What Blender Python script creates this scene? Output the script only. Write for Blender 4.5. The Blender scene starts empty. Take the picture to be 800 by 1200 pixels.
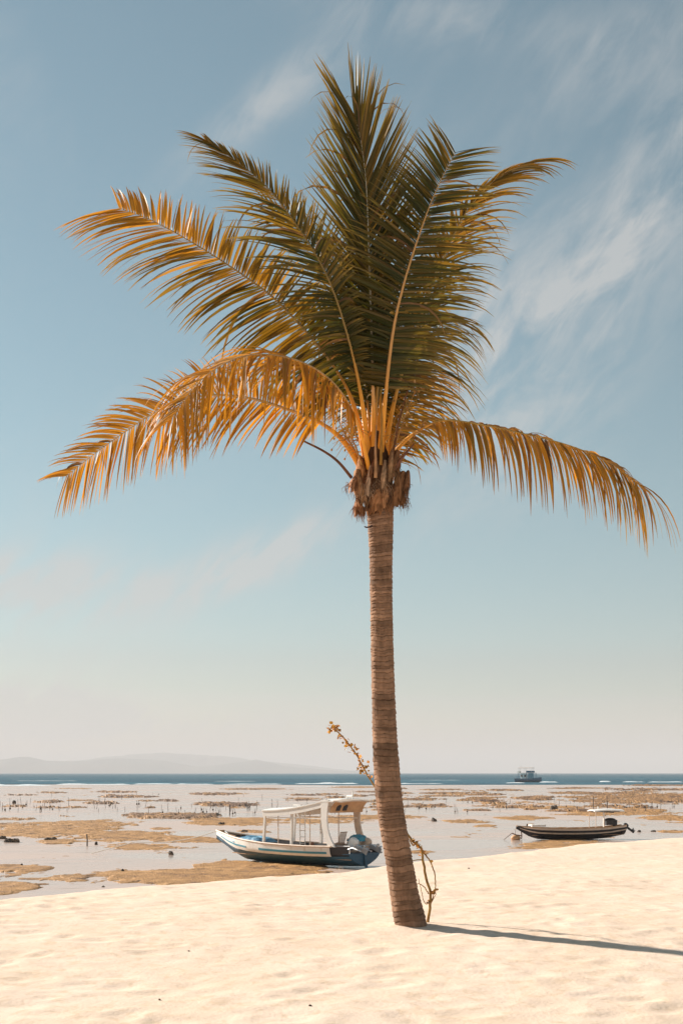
import bpy, math, random
import numpy as np
from mathutils import Vector, Matrix
random.seed(7)
rng = np.random.default_rng(7)
R = math.radians
scene = bpy.context.scene
col = scene.collection

# ------------------------------------------------------------------ camera
EYE = 1.5            # metres above the sand at the foot of the palm
F = 1667.0           # focal length in photograph pixels (800 px wide)
HOR = 906.0          # horizon row in the photograph
FLAT = -2.9          # height of the tidal flat
cam_d = bpy.data.cameras.new('camera')
cam = bpy.data.objects.new('camera', cam_d)
col.objects.link(cam)
cam.location = (0, 0, EYE)
cam.rotation_euler = (R(90), 0, 0)
cam_d.sensor_fit = 'HORIZONTAL'
cam_d.sensor_width = 24
cam_d.lens = F / 800 * 24
cam_d.shift_y = (HOR - 600) / 800
cam_d.clip_start = 0.1
cam_d.clip_end = 120000
scene.camera = cam

def W(px, py, Y):
    """a pixel of the photograph at distance Y -> point"""
    return Vector(((px - 400) * Y / F, Y, EYE + (HOR - py) * Y / F))
def G(px, py, z=FLAT):
    """a pixel of the photograph on the level z -> point"""
    Y = (EYE - z) * F / (py - HOR)
    return Vector(((px - 400) * Y / F, Y, z))

# ------------------------------------------------------------------ noise
def vnoise(x, y, seed=0):
    x = np.asarray(x, float); y = np.asarray(y, float)
    xi = np.floor(x).astype(np.int64); yi = np.floor(y).astype(np.int64)
    fx = x - xi; fy = y - yi
    fx = fx * fx * (3 - 2 * fx); fy = fy * fy * (3 - 2 * fy)
    def h(a, b):
        n = (a * 374761393 + b * 668265263 + seed * 982451653) & 0xffffffff
        n = ((n ^ (n >> 13)) * 1274126177) & 0xffffffff
        n = n ^ (n >> 16)
        return (n & 0xffff) / 65535.0
    a = h(xi, yi); b = h(xi + 1, yi); c = h(xi, yi + 1); d = h(xi + 1, yi + 1)
    return (a * (1 - fx) + b * fx) * (1 - fy) + (c * (1 - fx) + d * fx) * fy
def fbm(x, y, seed=0, o=4):
    s = 0; a = 0.5; t = 0
    for i in range(o):
        s = s + a * vnoise(x * 2 ** i, y * 2 ** i, seed + i * 17); t += a; a *= 0.5
    return s / t

# ------------------------------------------------------------------ materials
def mat(name, color=(.5, .5, .5), rough=.6, spec=.4, metallic=0, noise=None, bump=None, coat=0, trans=None):
    """noise=(scale, colour2, contrast low, high[, stretch xyz]); bump=(scale, distance)"""
    m = bpy.data.materials.new(name); m.use_nodes = True
    nt = m.node_tree; N = nt.nodes; L = nt.links
    b = N['Principled BSDF']
    b.inputs['Base Color'].default_value = (*color, 1)
    b.inputs['Roughness'].default_value = rough
    b.inputs['Specular IOR Level'].default_value = spec
    b.inputs['Metallic'].default_value = metallic
    b.inputs['Coat Weight'].default_value = coat
    tc = N.new('ShaderNodeTexCoord')
    if noise:
        mp = N.new('ShaderNodeMapping'); L.new(tc.outputs['Object'], mp.inputs[0])
        if len(noise) > 4: mp.inputs['Scale'].default_value = noise[4]
        n = N.new('ShaderNodeTexNoise'); n.inputs['Scale'].default_value = noise[0]; n.inputs['Detail'].default_value = 6
        L.new(mp.outputs[0], n.inputs['Vector'])
        mr = N.new('ShaderNodeMapRange'); mr.inputs[1].default_value = noise[2]; mr.inputs[2].default_value = noise[3]
        L.new(n.outputs[0], mr.inputs[0])
        mx = N.new('ShaderNodeMix'); mx.data_type = 'RGBA'
        mx.inputs[6].default_value = (*color, 1); mx.inputs[7].default_value = (*noise[1], 1)
        L.new(mr.outputs[0], mx.inputs[0]); L.new(mx.outputs[2], b.inputs['Base Color'])
    if bump:
        n = N.new('ShaderNodeTexNoise'); n.inputs['Scale'].default_value = bump[0]; n.inputs['Detail'].default_value = 5
        L.new(tc.outputs['Object'], n.inputs['Vector'])
        bp = N.new('ShaderNodeBump'); bp.inputs['Distance'].default_value = bump[1]; bp.inputs['Strength'].default_value = 1
        L.new(n.outputs[0], bp.inputs['Height']); L.new(bp.outputs[0], b.inputs['Normal'])
    return m

def leaf_mat(name, trans=.42, warm=(1.25, 1.0, .6), rough=.42, spec=.5):
    m = bpy.data.materials.new(name); m.use_nodes = True
    nt = m.node_tree; N = nt.nodes; L = nt.links
    b = N['Principled BSDF']; out = N['Material Output']
    at = N.new('ShaderNodeAttribute'); at.attribute_name = 'Col'
    L.new(at.outputs['Color'], b.inputs['Base Color'])
    b.inputs['Roughness'].default_value = rough; b.inputs['Specular IOR Level'].default_value = spec
    t = N.new('ShaderNodeBsdfTranslucent')
    mu = N.new('ShaderNodeMix'); mu.data_type = 'RGBA'; mu.blend_type = 'MULTIPLY'; mu.inputs[0].default_value = 1
    L.new(at.outputs['Color'], mu.inputs[6]); mu.inputs[7].default_value = (*warm, 1); mu.clamp_result = False
    L.new(mu.outputs[2], t.inputs['Color'])
    mix = N.new('ShaderNodeMixShader'); mix.inputs[0].default_value = trans
    L.new(b.outputs[0], mix.inputs[1]); L.new(t.outputs[0], mix.inputs[2])
    L.new(mix.outputs[0], out.inputs['Surface'])
    return m

# ------------------------------------------------------------------ mesh builder
class MB:
    def __init__(s): s.v = []; s.f = []; s.c = []; s.smooth = True
    def add(s, vs, fs, cols=None):
        b = len(s.v); s.v.extend([tuple(v) for v in vs]); s.f.extend([tuple(i + b for i in f) for f in fs])
        if cols is not None: s.c.extend(cols)
        return s
    def box(s, c, size, M=None):
        hx, hy, hz = [q / 2 for q in size]
        e = min(hx, hy, hz) * 0.12
        vs = []
        for sz in (-1, 1):            # bevelled: an octagonal section in plan
            for (x, y) in ((-hx + e, -hy), (hx - e, -hy), (hx, -hy + e), (hx, hy - e), (hx - e, hy), (-hx + e, hy), (-hx, hy - e), (-hx, -hy + e)):
                vs.append(Vector((x, y, sz * hz)))
        if M is not None: vs = [M @ v for v in vs]
        vs = [v + Vector(c) for v in vs]
        fs = [tuple(reversed(range(8))), tuple(range(8, 16))] + [(i, (i + 1) % 8, 8 + (i + 1) % 8, 8 + i) for i in range(8)]
        return s.add(vs, fs)
    def bar(s, a, b, w, h=None):
        a = Vector(a); b = Vector(b); d = b - a; h = h or w
        q = d.to_track_quat('X', 'Z').to_matrix()
        return s.box((a + b) / 2, (d.length, w, h), q)
    def tube(s, pts, radii, n=8, cap=True, flat=1.0, color=None):
        pts = [Vector(p) for p in pts]
        if not hasattr(radii, '__len__'): radii = [radii] * len(pts)
        vs = []; prev = None
        for i, p in enumerate(pts):
            t = (pts[min(i + 1, len(pts) - 1)] - pts[max(i - 1, 0)])
            if t.length < 1e-9: t = Vector((0, 0, 1))
            t.normalize()
            if prev is None:
                u = t.orthogonal().normalized()
            else:
                u = (prev - t * prev.dot(t)).normalized()
            prev = u; w = t.cross(u)
            for k in range(n):
                a = 2 * math.pi * k / n
                vs.append(p + (u * math.cos(a) + w * math.sin(a) * flat) * radii[i])
        fs = []
        for i in range(len(pts) - 1):
            for k in range(n):
                fs.append((i * n + k, i * n + (k + 1) % n, (i + 1) * n + (k + 1) % n, (i + 1) * n + k))
        if cap:
            fs.append(tuple(reversed(range(n)))); fs.append(tuple(range((len(pts) - 1) * n, len(pts) * n)))
        return s.add(vs, fs, None if color is None else [color] * len(vs))
    def grid(s, fn, nu, nv):
        vs = [fn(i / nu, j / nv) for i in range(nu + 1) for j in range(nv + 1)]
        fs = [(i * (nv + 1) + j, (i + 1) * (nv + 1) + j, (i + 1) * (nv + 1) + j + 1, i * (nv + 1) + j + 1) for i in range(nu) for j in range(nv)]
        return s.add(vs, fs)
    def slab(s, fn, nu, nv, off):
        """a closed sheet with thickness: fn(u,v) and fn(u,v)+off"""
        off = Vector(off); b0 = len(s.v)
        s.grid(fn, nu, nv); b1 = len(s.v)
        s.grid(lambda u, v: Vector(fn(u, v)) + off, nu, nv)
        A = lambda i, j: b0 + i * (nv + 1) + j
        B = lambda i, j: b1 + i * (nv + 1) + j
        for i in range(nu):
            s.f.append((A(i, 0), B(i, 0), B(i + 1, 0), A(i + 1, 0))); s.f.append((A(i, nv), A(i + 1, nv), B(i + 1, nv), B(i, nv)))
        for j in range(nv):
            s.f.append((A(0, j), A(0, j + 1), B(0, j + 1), B(0, j))); s.f.append((A(nu, j), B(nu, j), B(nu, j + 1), A(nu, j + 1)))
        return s
    def ball(s, c, r, nu=10, nv=7, jit=0, seed=0):
        rx, ry, rz = r if hasattr(r, '__len__') else (r, r, r)
        rr = random.Random(seed); c = Vector(c); b = len(s.v); vs = [c + Vector((0, 0, -rz))]
        for j in range(1, nv):
            ph = -math.pi / 2 + math.pi * j / nv
            for i in range(nu):
                th = 2 * math.pi * i / nu; k = 1 + jit * (rr.random() - .5)
                vs.append(c + Vector((rx * math.cos(ph) * math.cos(th), ry * math.cos(ph) * math.sin(th), rz * math.sin(ph))) * k if False else c + k * Vector((rx * math.cos(ph) * math.cos(th), ry * math.cos(ph) * math.sin(th), rz * math.sin(ph))))
        vs.append(c + Vector((0, 0, rz)))
        fs = [(0, 1 + (i + 1) % nu, 1 + i) for i in range(nu)]
        for j in range(nv - 2):
            for i in range(nu):
                a = 1 + j * nu + i; a2 = 1 + j * nu + (i + 1) % nu
                fs.append((a, a2, a2 + nu, a + nu))
        t = len(vs) - 1; o = 1 + (nv - 2) * nu
        fs += [(o + i, o + (i + 1) % nu, t) for i in range(nu)]
        return s.add(vs, fs)
    def build(s, name, m, parent=None, smooth=None, origin=None):
        me = bpy.data.meshes.new(name)
        vs = s.v
        if origin is not None:
            o = Vector(origin); vs = [tuple(Vector(v) - o) for v in vs]
        me.from_pydata(vs, [], s.f); me.update()
        sm = s.smooth if smooth is None else smooth
        me.polygons.foreach_set('use_smooth', [sm] * len(me.polygons))
        if s.c and len(s.c) == len(s.v):
            a = me.color_attributes.new('Col', 'FLOAT_COLOR', 'POINT')
            a.data.foreach_set('color', np.array([(*c, 1.0) for c in s.c], dtype=np.float32).ravel())
        if sm and not s.c:
            try: me.set_sharp_from_angle(angle=R(40))
            except Exception: pass
        me.materials.append(m)
        ob = bpy.data.objects.new(name, me); col.objects.link(ob)
        if origin is not None: ob.location = origin
        if parent is not None: ob.parent = parent
        return ob

def npmesh(name, co, quads, m, smooth=True, parent=None):
    me = bpy.data.meshes.new(name)
    me.vertices.add(len(co)); me.vertices.foreach_set('co', np.ascontiguousarray(co, dtype=np.float32).ravel())
    nq = len(quads)
    me.loops.add(nq * 4); me.loops.foreach_set('vertex_index', np.ascontiguousarray(quads, dtype=np.int32).ravel())
    me.polygons.add(nq); me.polygons.foreach_set('loop_start', np.arange(0, nq * 4, 4, dtype=np.int32))
    me.polygons.foreach_set('use_smooth', np.full(nq, smooth))
    me.update(calc_edges=True)
    me.materials.append(m)
    ob = bpy.data.objects.new(name, me); col.objects.link(ob)
    if parent: ob.parent = parent
    return ob
def gridquads(nr, nc):
    i, j = np.meshgrid(np.arange(nr - 1), np.arange(nc - 1), indexing='ij')
    a = (i * nc + j).ravel()
    return np.stack([a, a + 1, a + nc + 1, a + nc], 1)

def tag(o, label=None, cat=None, group=None, kind=None):
    if label: o['label'] = label
    if cat: o['category'] = cat
    if group: o['group'] = group
    if kind: o['kind'] = kind
    return o
def empty(name, loc=(0, 0, 0), rz=0):
    o = bpy.data.objects.new(name, None); o.location = loc; o.rotation_euler = (0, 0, rz)
    o.empty_display_size = .3; col.objects.link(o); return o
def copy_tree(o, parent=None):
    c = o.copy(); col.objects.link(c)
    if parent: c.parent = parent
    for ch in [x for x in o.children]: copy_tree(ch, c)
    return c

# ================================================================== LIGHT
SUN_EL = R(27)
SUN_AZ = R(-55)      # from +Y towards +X: the sun stands behind the palm on the left
sd = Vector((math.sin(SUN_AZ) * math.cos(SUN_EL), math.cos(SUN_AZ) * math.cos(SUN_EL), math.sin(SUN_EL)))
ld = bpy.data.lights.new('sun', 'SUN'); ld.energy = 5.0; ld.angle = R(1.5); ld.color = (1.0, .92, .82)
lo = bpy.data.objects.new('sun', ld); col.objects.link(lo); lo.rotation_euler = sd.to_track_quat('Z', 'Y').to_euler()
lo.location = (-20, 20, 30)

world = bpy.data.worlds.new('World'); scene.world = world; world.use_nodes = True
nt = world.node_tree; N = nt.nodes; L = nt.links
bg = N['Background']
sky = N.new('ShaderNodeTexSky'); sky.sky_type = 'NISHITA'; sky.sun_disc = False
sky.sun_elevation = SUN_EL; sky.sun_rotation = SUN_AZ; sky.air_density = 1.0; sky.dust_density = .35; sky.ozone_density = 2.0; sky.altitude = 0
def math_node(op, a=None, b=None, c=None, clamp=False):
    n = N.new('ShaderNodeMath'); n.operation = op; n.use_clamp = clamp
    for k, q in enumerate((a, b, c)):
        if q is None: continue
        if isinstance(q, (int, float)): n.inputs[k].default_value = q
        else: L.new(q, n.inputs[k])
    return n.outputs[0]
hs = N.new('ShaderNodeHueSaturation'); hs.inputs['Saturation'].default_value = .88; hs.inputs['Hue'].default_value = .462; hs.inputs['Value'].default_value = .97
L.new(sky.outputs[0], hs.inputs['Color'])
tc = N.new('ShaderNodeTexCoord'); sx = N.new('ShaderNodeSeparateXYZ'); L.new(tc.outputs['Generated'], sx.inputs[0])
az = math_node('ARCTAN2', sx.outputs[0], sx.outputs[1])      # azimuth from +Y
el = math_node('ARCSINE', sx.outputs[2])
# cirrus: noise in azimuth / elevation, stretched along a slant
def cloud_noise(scale, ang, sxs, sys, detail=7, rough=.6, dist=.6, off=0):
    cb = N.new('ShaderNodeCombineXYZ'); L.new(az, cb.inputs[0]); L.new(el, cb.inputs[1]); cb.inputs[2].default_value = off
    mp = N.new('ShaderNodeVectorRotate'); mp.rotation_type = 'Z_AXIS'; mp.inputs['Angle'].default_value = ang
    L.new(cb.outputs[0], mp.inputs['Vector'])
    m2 = N.new('ShaderNodeMapping'); m2.inputs['Scale'].default_value = (sxs, sys, 1); L.new(mp.outputs[0], m2.inputs[0])
    n = N.new('ShaderNodeTexNoise'); n.inputs['Scale'].default_value = scale; n.inputs['Detail'].default_value = detail
    n.inputs['Roughness'].default_value = rough; n.inputs['Distortion'].default_value = dist
    L.new(m2.outputs[0], n.inputs['Vector']); return n.outputs[0]
n1 = cloud_noise(9, R(-38), 1.0, 2.6, off=3.1)
n2 = cloud_noise(26, R(-52), .8, 2.2, off=8.4)
def blob(px, py, rx, ry, ang, k):
    """a soft bank of thin cloud centred on a direction"""
    a0 = math.atan2(px - 400, F); e0 = math.atan2(HOR - py, math.hypot(F, px - 400))
    dx = math_node('SUBTRACT', az, a0); dy = math_node('SUBTRACT', el, e0)
    c, s_ = math.cos(ang), math.sin(ang)
    u = math_node('DIVIDE', math_node('ADD', math_node('MULTIPLY', dx, c), math_node('MULTIPLY', dy, s_)), rx / F)
    v = math_node('DIVIDE', math_node('SUBTRACT', math_node('MULTIPLY', dy, c), math_node('MULTIPLY', dx, s_)), ry / F)
    r2 = math_node('ADD', math_node('MULTIPLY', u, u), math_node('MULTIPLY', v, v))
    g = math_node('POWER', 2.718, math_node('MULTIPLY', r2, -1.0))
    return math_node('MULTIPLY', g, k)
blobs = [(660, 360, 190, 70, R(42), .95), (570, 400, 90, 45, R(60), .9), (740, 260, 110, 40, R(55), .7), (320, 115, 120, 24, R(34), .85),
         (520, 20, 160, 26, R(-8), .55), (720, 60, 110, 40, R(20), .55), (800, 150, 60, 60, R(60), .5), (300, 655, 100, 26, R(22), 2.4), (60, 690, 120, 36, R(0), 2.4),
         (30, 838, 90, 26, 0, 4.0), (210, 845, 120, 16, 0, 3.0), (560, 560, 70, 40, R(30), .35), (40, 780, 160, 50, 0, .45), (640, 480, 120, 60, R(40), .45)]
acc = None
for b_ in blobs:
    o_ = blob(*b_); acc = o_ if acc is None else math_node('ADD', acc, o_)
mixn = math_node('ADD', math_node('MULTIPLY', n1, .62), math_node('MULTIPLY', n2, .38))
mr = N.new('ShaderNodeMapRange'); mr.interpolation_type = 'SMOOTHSTEP'; mr.inputs[1].default_value = .36; mr.inputs[2].default_value = .66; L.new(mixn, mr.inputs[0])
gen = N.new('ShaderNodeMapRange'); gen.inputs[1].default_value = .50; gen.inputs[2].default_value = .85; L.new(cloud_noise(3, R(-35), 1, 2, 4, off=1.7), gen.inputs[0])
cover = math_node('MULTIPLY', math_node('ADD', acc, math_node('MULTIPLY', gen.outputs[0], .5)), mr.outputs[0], clamp=True)
cover = math_node('MULTIPLY', cover, .68)
mixc = N.new('ShaderNodeMix'); mixc.data_type = 'RGBA'
L.new(cover, mixc.inputs[0]); L.new(hs.outputs[0], mixc.inputs[6]); mixc.inputs[7].default_value = (6.6, 6.6, 6.5, 1)
L.new(mixc.outputs[2], bg.inputs['Color']); bg.inputs['Strength'].default_value = .050

scene.view_settings.view_transform = 'Standard'
try: scene.view_settings.look = 'None'
except Exception: pass
scene.view_settings.gamma = 1; scene.view_settings.exposure = .86; scene.view_settings.use_curve_mapping = False
scene.render.engine = 'CYCLES'
cy = scene.cycles
cy.use_denoising = True; cy.max_bounces = 6; cy.transparent_max_bounces = 8; cy.volume_bounces = 1
cy.caustics_reflective = False; cy.caustics_refractive = False

# ================================================================== SAND
m_sand = bpy.data.materials.new('beach_sand'); m_sand.use_nodes = True
def sand_nodes():
    nt = m_sand.node_tree; N = nt.nodes; L = nt.links; b = N['Principled BSDF']
    tc = N.new('ShaderNodeTexCoord')
    b.inputs['Roughness'].default_value = .95; b.inputs['Specular IOR Level'].default_value = .12
    def nz(scale, det=5, sc=(1, 1, 1), d=0):
        mp = N.new('ShaderNodeMapping'); mp.inputs['Scale'].default_value = sc; L.new(tc.outputs['Object'], mp.inputs[0])
        n = N.new('ShaderNodeTexNoise'); n.inputs['Scale'].default_value = scale; n.inputs['Detail'].default_value = det; n.inputs['Distortion'].default_value = d
        L.new(mp.outputs[0], n.inputs['Vector']); return n.outputs[0]
    def mrg(v, a, b2, c=0, d=1):
        m = N.new('ShaderNodeMapRange'); m.inputs[1].default_value = a; m.inputs[2].default_value = b2; m.inputs[3].default_value = c; m.inputs[4].default_value = d
        L.new(v, m.inputs[0]); return m.outputs[0]
    def mix(f, a, b2):
        m = N.new('ShaderNodeMix'); m.data_type = 'RGBA'; L.new(f, m.inputs[0])
        for k, q in ((6, a), (7, b2)):
            if isinstance(q, tuple): m.inputs[k].default_value = (*q, 1)
            else: L.new(q, m.inputs[k])
        return m.outputs[2]
    c = mix(mrg(nz(1.2, 6), .35, .7), (.84, .66, .525), (.80, .615, .465))
    c = mix(mrg(nz(9, 5, (1, .8, 1), .6), .50, .70, 0, .6), c, (.66, .48, .32))
    c = mix(mrg(nz(300, 2), .62, .75, 0, .35), c, (.34, .24, .16))
    c = mix(mrg(nz(55, 3), .66, .74, 0, .35), c, (.40, .28, .18))
    L.new(c, b.inputs['Base Color'])
    bp = N.new('ShaderNodeBump'); bp.inputs['Distance'].default_value = .006; bp.inputs['Strength'].default_value = .8
    L.new(nz(28, 6), bp.inputs['Height'])
    bp2 = N.new('ShaderNodeBump'); bp2.inputs['Distance'].default_value = .002; bp2.inputs['Strength'].default_value = .8
    L.new(nz(260, 3), bp2.inputs['Height']); L.new(bp.outputs[0], bp2.inputs['Normal']); L.new(bp2.outputs[0], b.inputs['Normal'])
sand_nodes()

edge_px = [(-700, 1200), (-300, 1105), (-100, 1070), (0, 1055), (60, 1048), (100, 1044), (180, 1036), (240, 1031), (340, 1024), (400, 1020), (450, 1014), (530, 1006), (620, 997), (680, 990), (740, 985), (800, 981), (900, 973)]
ex = []; ey = []
for px, py in edge_px:
    Y = EYE * F / (py - HOR); ex.append((px - 400) * Y / F); ey.append(Y)
ex = np.array(ex); ey = np.array(ey)
def crest(X):
    Y = np.interp(X, ex, ey)
    Y = np.where(X > ex[-1], ey[-1] + (X - ex[-1]) * .75, Y)
    Y = np.where(X < ex[0], ey[0] + (X - ex[0]) * .15, Y)
    return Y
xs = [0.0]
while xs[-1] < 260:
    a = xs[-1]; xs.append(a + (0.045 if a < 5 else min(0.045 * (1 + (a - 5) * .25), 12)))
xs = np.array(sorted([-q for q in xs[1:]] + xs))
ys = [7.6]
while ys[-1] < 120:
    a = ys[-1]; ys.append(a + max(.03, min(.45 * a * a / 2500, .09)) * (1 if a < 40 else 8))
yb = [7.6]
while yb[-1] > -120: yb.append(yb[-1] - max(.1, (9 - yb[-1]) * .1))
ys = np.array(sorted(yb[1:] + ys))
X, Y = np.meshgrid(xs, ys)
lump = (fbm(X * .35, Y * .35, 3, 3) - .5) * .12 + (fbm(X * 1.6 + 5, Y * 1.3, 9, 3) - .5) * .020 + (fbm(X * 5, Y * 5, 21, 3) - .5) * .010
fade = np.clip((Y - 2) / 5, 0, 1)
Z = lump.copy()
# dimples: old soft footprints
nd = 2600
dy_ = 7.2 + 30 * rng.random(nd) ** 1.0; dx_ = (rng.random(nd) - .5) * (3 + dy_ * .62) + 0
for k in range(nd):
    r_ = .07 + .07 * rng.random(); a_ = rng.random() * 3.14; dep = (.002 + .009 * rng.random() ** 2)
    i0, i1 = np.searchsorted(ys, [dy_[k] - .5, dy_[k] + .5]); j0, j1 = np.searchsorted(xs, [dx_[k] - .5, dx_[k] + .5])
    U = X[i0:i1, j0:j1] - dx_[k]; V = Y[i0:i1, j0:j1] - dy_[k]
    u = (U * math.cos(a_) + V * math.sin(a_)) / (r_ * 1.6); v = (-U * math.sin(a_) + V * math.cos(a_)) / r_
    q = u * u + v * v
    Z[i0:i1, j0:j1] += -dep * np.exp(-q * 1.1) + dep * .55 * np.exp(-(np.sqrt(q) - 1.5) ** 2 * 3.0)
# the sand falls gently towards the camera, and is heaped a little round the foot of the palm
_t = 14.2 - Y
Z -= .055 * (np.sqrt(_t * _t + 1.0) + _t) / 2
Z += .035 * np.exp(-(((X - .67) / .32) ** 2 + ((Y - 14) / .32) ** 2)) + .03
S = Y - crest(X) - (fbm(X * .9, Y * .2, 31, 3) - .5) * .9
drop = .34 * (np.sqrt(S * S + .35 ** 2) + S) / 2
lift = .0
Z = Z * np.clip(1 - S / 14, 0, 1) - drop
Z = np.maximum(Z, FLAT - .6)
co = np.stack([X.ravel(), Y.ravel(), Z.ravel()], 1)
sand = npmesh('beach', co, gridquads(len(ys), len(xs)), m_sand)
tag(sand, 'pale cream dry beach sand with soft footprints', kind='structure')
def sand_z(x, y):
    j = min(max(np.searchsorted(xs, x), 1), len(xs) - 1); i = min(max(np.searchsorted(ys, y), 1), len(ys) - 1)
    return float(Z[i, j])

# ================================================================== TIDAL FLAT
m_flat = bpy.data.materials.new('wet_flat'); m_flat.use_nodes = True
def flat_nodes():
    nt = m_flat.node_tree; N = nt.nodes; L = nt.links; b = N['Principled BSDF']
    tc = N.new('ShaderNodeTexCoord')
    def nz(scale, det, sc):
        mp = N.new('ShaderNodeMapping'); mp.inputs['Scale'].default_value = sc; L.new(tc.outputs['Object'], mp.inputs[0])
        n = N.new('ShaderNodeTexNoise'); n.inputs['Scale'].default_value = scale; n.inputs['Detail'].default_value = det; n.inputs['Distortion'].default_value = .4
        L.new(mp.outputs[0], n.inputs['Vector']); return n.outputs[0]
    def mrg(v, a, b2, c=0, d=1):
        m = N.new('ShaderNodeMapRange'); m.inputs[1].default_value = a; m.inputs[2].default_value = b2; m.inputs[3].default_value = c; m.inputs[4].default_value = d
        L.new(v, m.inputs[0]); return m.outputs[0]
    f = mrg(nz(.09, 6, (.6, 1, 1)), .42, .60)
    m = N.new('ShaderNodeMix'); m.data_type = 'RGBA'; L.new(f, m.inputs[0]); m.inputs[6].default_value = (.60, .45, .37, 1); m.inputs[7].default_value = (.50, .385, .325, 1)
    m2 = N.new('ShaderNodeMix'); m2.data_type = 'RGBA'; L.new(mrg(nz(1.1, 6, (.5, 1, 1)), .60, .72, 0, .5), m2.inputs[0]); L.new(m.outputs[2], m2.inputs[6]); m2.inputs[7].default_value = (.20, .14, .08, 1)
    L.new(m2.outputs[2], b.inputs['Base Color'])
    L.new(mrg(nz(.09, 6, (.6, 1, 1)), .40, .60, .34, .14), b.inputs['Roughness'])
    b.inputs['Specular IOR Level'].default_value = .5; b.inputs['IOR'].default_value = 1.33
    bp = N.new('ShaderNodeBump'); bp.inputs['Distance'].default_value = .02; bp.inputs['Strength'].default_value = .5
    L.new(nz(2.2, 5, (.5, 1, 1)), bp.inputs['Height']); L.new(bp.outputs[0], b.inputs['Normal'])
flat_nodes()
SHORE = 470.0
fl = MB(); fl.smooth = False
fl.add([(-45000, 14, FLAT), (45000, 14, FLAT), (45000, SHORE + 90, FLAT), (-45000, SHORE + 90, FLAT)], [(0, 1, 2, 3)])
tag(fl.build('tidal_flat', m_flat), 'wet grey tidal flat covered by a thin film of water', kind='structure')

# sea
m_sea = bpy.data.materials.new('sea_water'); m_sea.use_nodes = True
def sea_nodes():
    nt = m_sea.node_tree; N = nt.nodes; L = nt.links; b = N['Principled BSDF']
    tc = N.new('ShaderNodeTexCoord')
    b.inputs['Roughness'].default_value = .38; b.inputs['Specular IOR Level'].default_value = .12; b.inputs['IOR'].default_value = 1.33
    mp = N.new('ShaderNodeMapping'); mp.inputs['Scale'].default_value = (.007, .03, 1); L.new(tc.outputs['Object'], mp.inputs[0])
    n = N.new('ShaderNodeTexNoise'); n.inputs['Scale'].default_value = 1; n.inputs['Detail'].default_value = 8; L.new(mp.outputs[0], n.inputs['Vector'])
    mr = N.new('ShaderNodeMapRange'); mr.inputs[1].default_value = .38; mr.inputs[2].default_value = .62; L.new(n.outputs[0], mr.inputs[0])
    m = N.new('ShaderNodeMix'); m.data_type = 'RGBA'; L.new(mr.outputs[0], m.inputs[0]); m.inputs[6].default_value = (.002, .05, .085, 1); m.inputs[7].default_value = (.02, .13, .18, 1)
    L.new(m.outputs[2], b.inputs['Base Color'])
    mp2 = N.new('ShaderNodeMapping'); mp2.inputs['Scale'].default_value = (.15, .3, 1); L.new(tc.outputs['Object'], mp2.inputs[0])
    n2 = N.new('ShaderNodeTexNoise'); n2.inputs['Scale'].default_value = 1; n2.inputs['Detail'].default_value = 8; L.new(mp2.outputs[0], n2.inputs['Vector'])
    bp = N.new('ShaderNodeBump'); bp.inputs['Distance'].default_value = 2.0; bp.inputs['Strength'].default_value = 1
    L.new(n2.outputs[0], bp.inputs['Height']); L.new(bp.outputs[0], b.inputs['Normal'])
sea_nodes()
# near edge of the sea is uneven
sxs_ = np.concatenate([np.linspace(-45000, -900, 30), np.linspace(-880, 880, 700), np.linspace(900, 45000, 30)])
edge = SHORE + 50 + (fbm(sxs_ * .012, sxs_ * 0, 5, 4) - .5) * 90
rows = [0, 30, 90, 220, 600, 1600, 5000, 15000, 50000]
co = np.array([(x, e + r, FLAT + .02 + (0 if r == 0 else .02)) for r in rows for x, e in zip(sxs_, edge)])
sea = npmesh('sea', co, gridquads(len(rows), len(sxs_)), m_sea, smooth=False)
tag(sea, 'deep blue green sea reaching the horizon', kind='structure')

# surf: low breaking rollers along the reef edge, foam on top
m_foam = mat('foam', (.72, .75, .76), rough=.8, noise=(.8, (.5, .58, .6), .45, .65), bump=(2, .1))
sv = MB()
def roller(x0, x1, y0, h, wdt, seed):
    n = max(6, int((x1 - x0) / 2.2)); vs = []; fs = []
    for i in range(n + 1):
        t = i / n; x = x0 + (x1 - x0) * t
        e = min(1, t / .12, (1 - t) / .12) ** .7
        hh = h * .75 * e * (.15 + 1.5 * float(fbm(x * .16, seed * 3.3, seed, 3)) ** 2)
        yy = y0 + 8 * (float(fbm(x * .02, 1.5, seed + 4, 2)) - .5)
        for (a, b_) in ((-1.0, 0), (-.55, .55), (-.15, 1), (.2, .8), (1, 0)):
            vs.append((x, yy + a * wdt, FLAT + .03 + b_ * hh))
    for i in range(n):
        for k in range(4): fs.append((i * 5 + k, (i + 1) * 5 + k, (i + 1) * 5 + k + 1, i * 5 + k + 1))
    sv.add(vs, fs)
for (a, b_, py, h) in [(-260, -40, 920.5, .8), (-30, 62, 921, 1.0), (66, 152, 919.8, 1.1), (156, 205, 919.4, .9), (205, 250, 919.5, .6), (262, 330, 919.5, .5), (345, 420, 919.0, .7), (466, 520, 918.8, .6), (592, 616, 918, .6),
                       (632, 654, 917.2, .9), (701, 714, 916.6, 1.2), (728, 754, 916.8, .9), (757, 800, 917, .6), (810, 900, 917, .9), (930, 1100, 917, .9), (20, 90, 915.5, .3), (480, 540, 914.6, .25), (250, 300, 916, .3), (560, 600, 921.5, .2), (330, 400, 922, .25)]:
    p0 = G(a, py); p1 = G(b_, py); roller(p0.x, p1.x, p0.y, h, 5, int(a) % 97)
tag(sv.build('surf', m_foam), 'thin white line of surf breaking along the reef edge', 'surf', kind='stuff')

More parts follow.
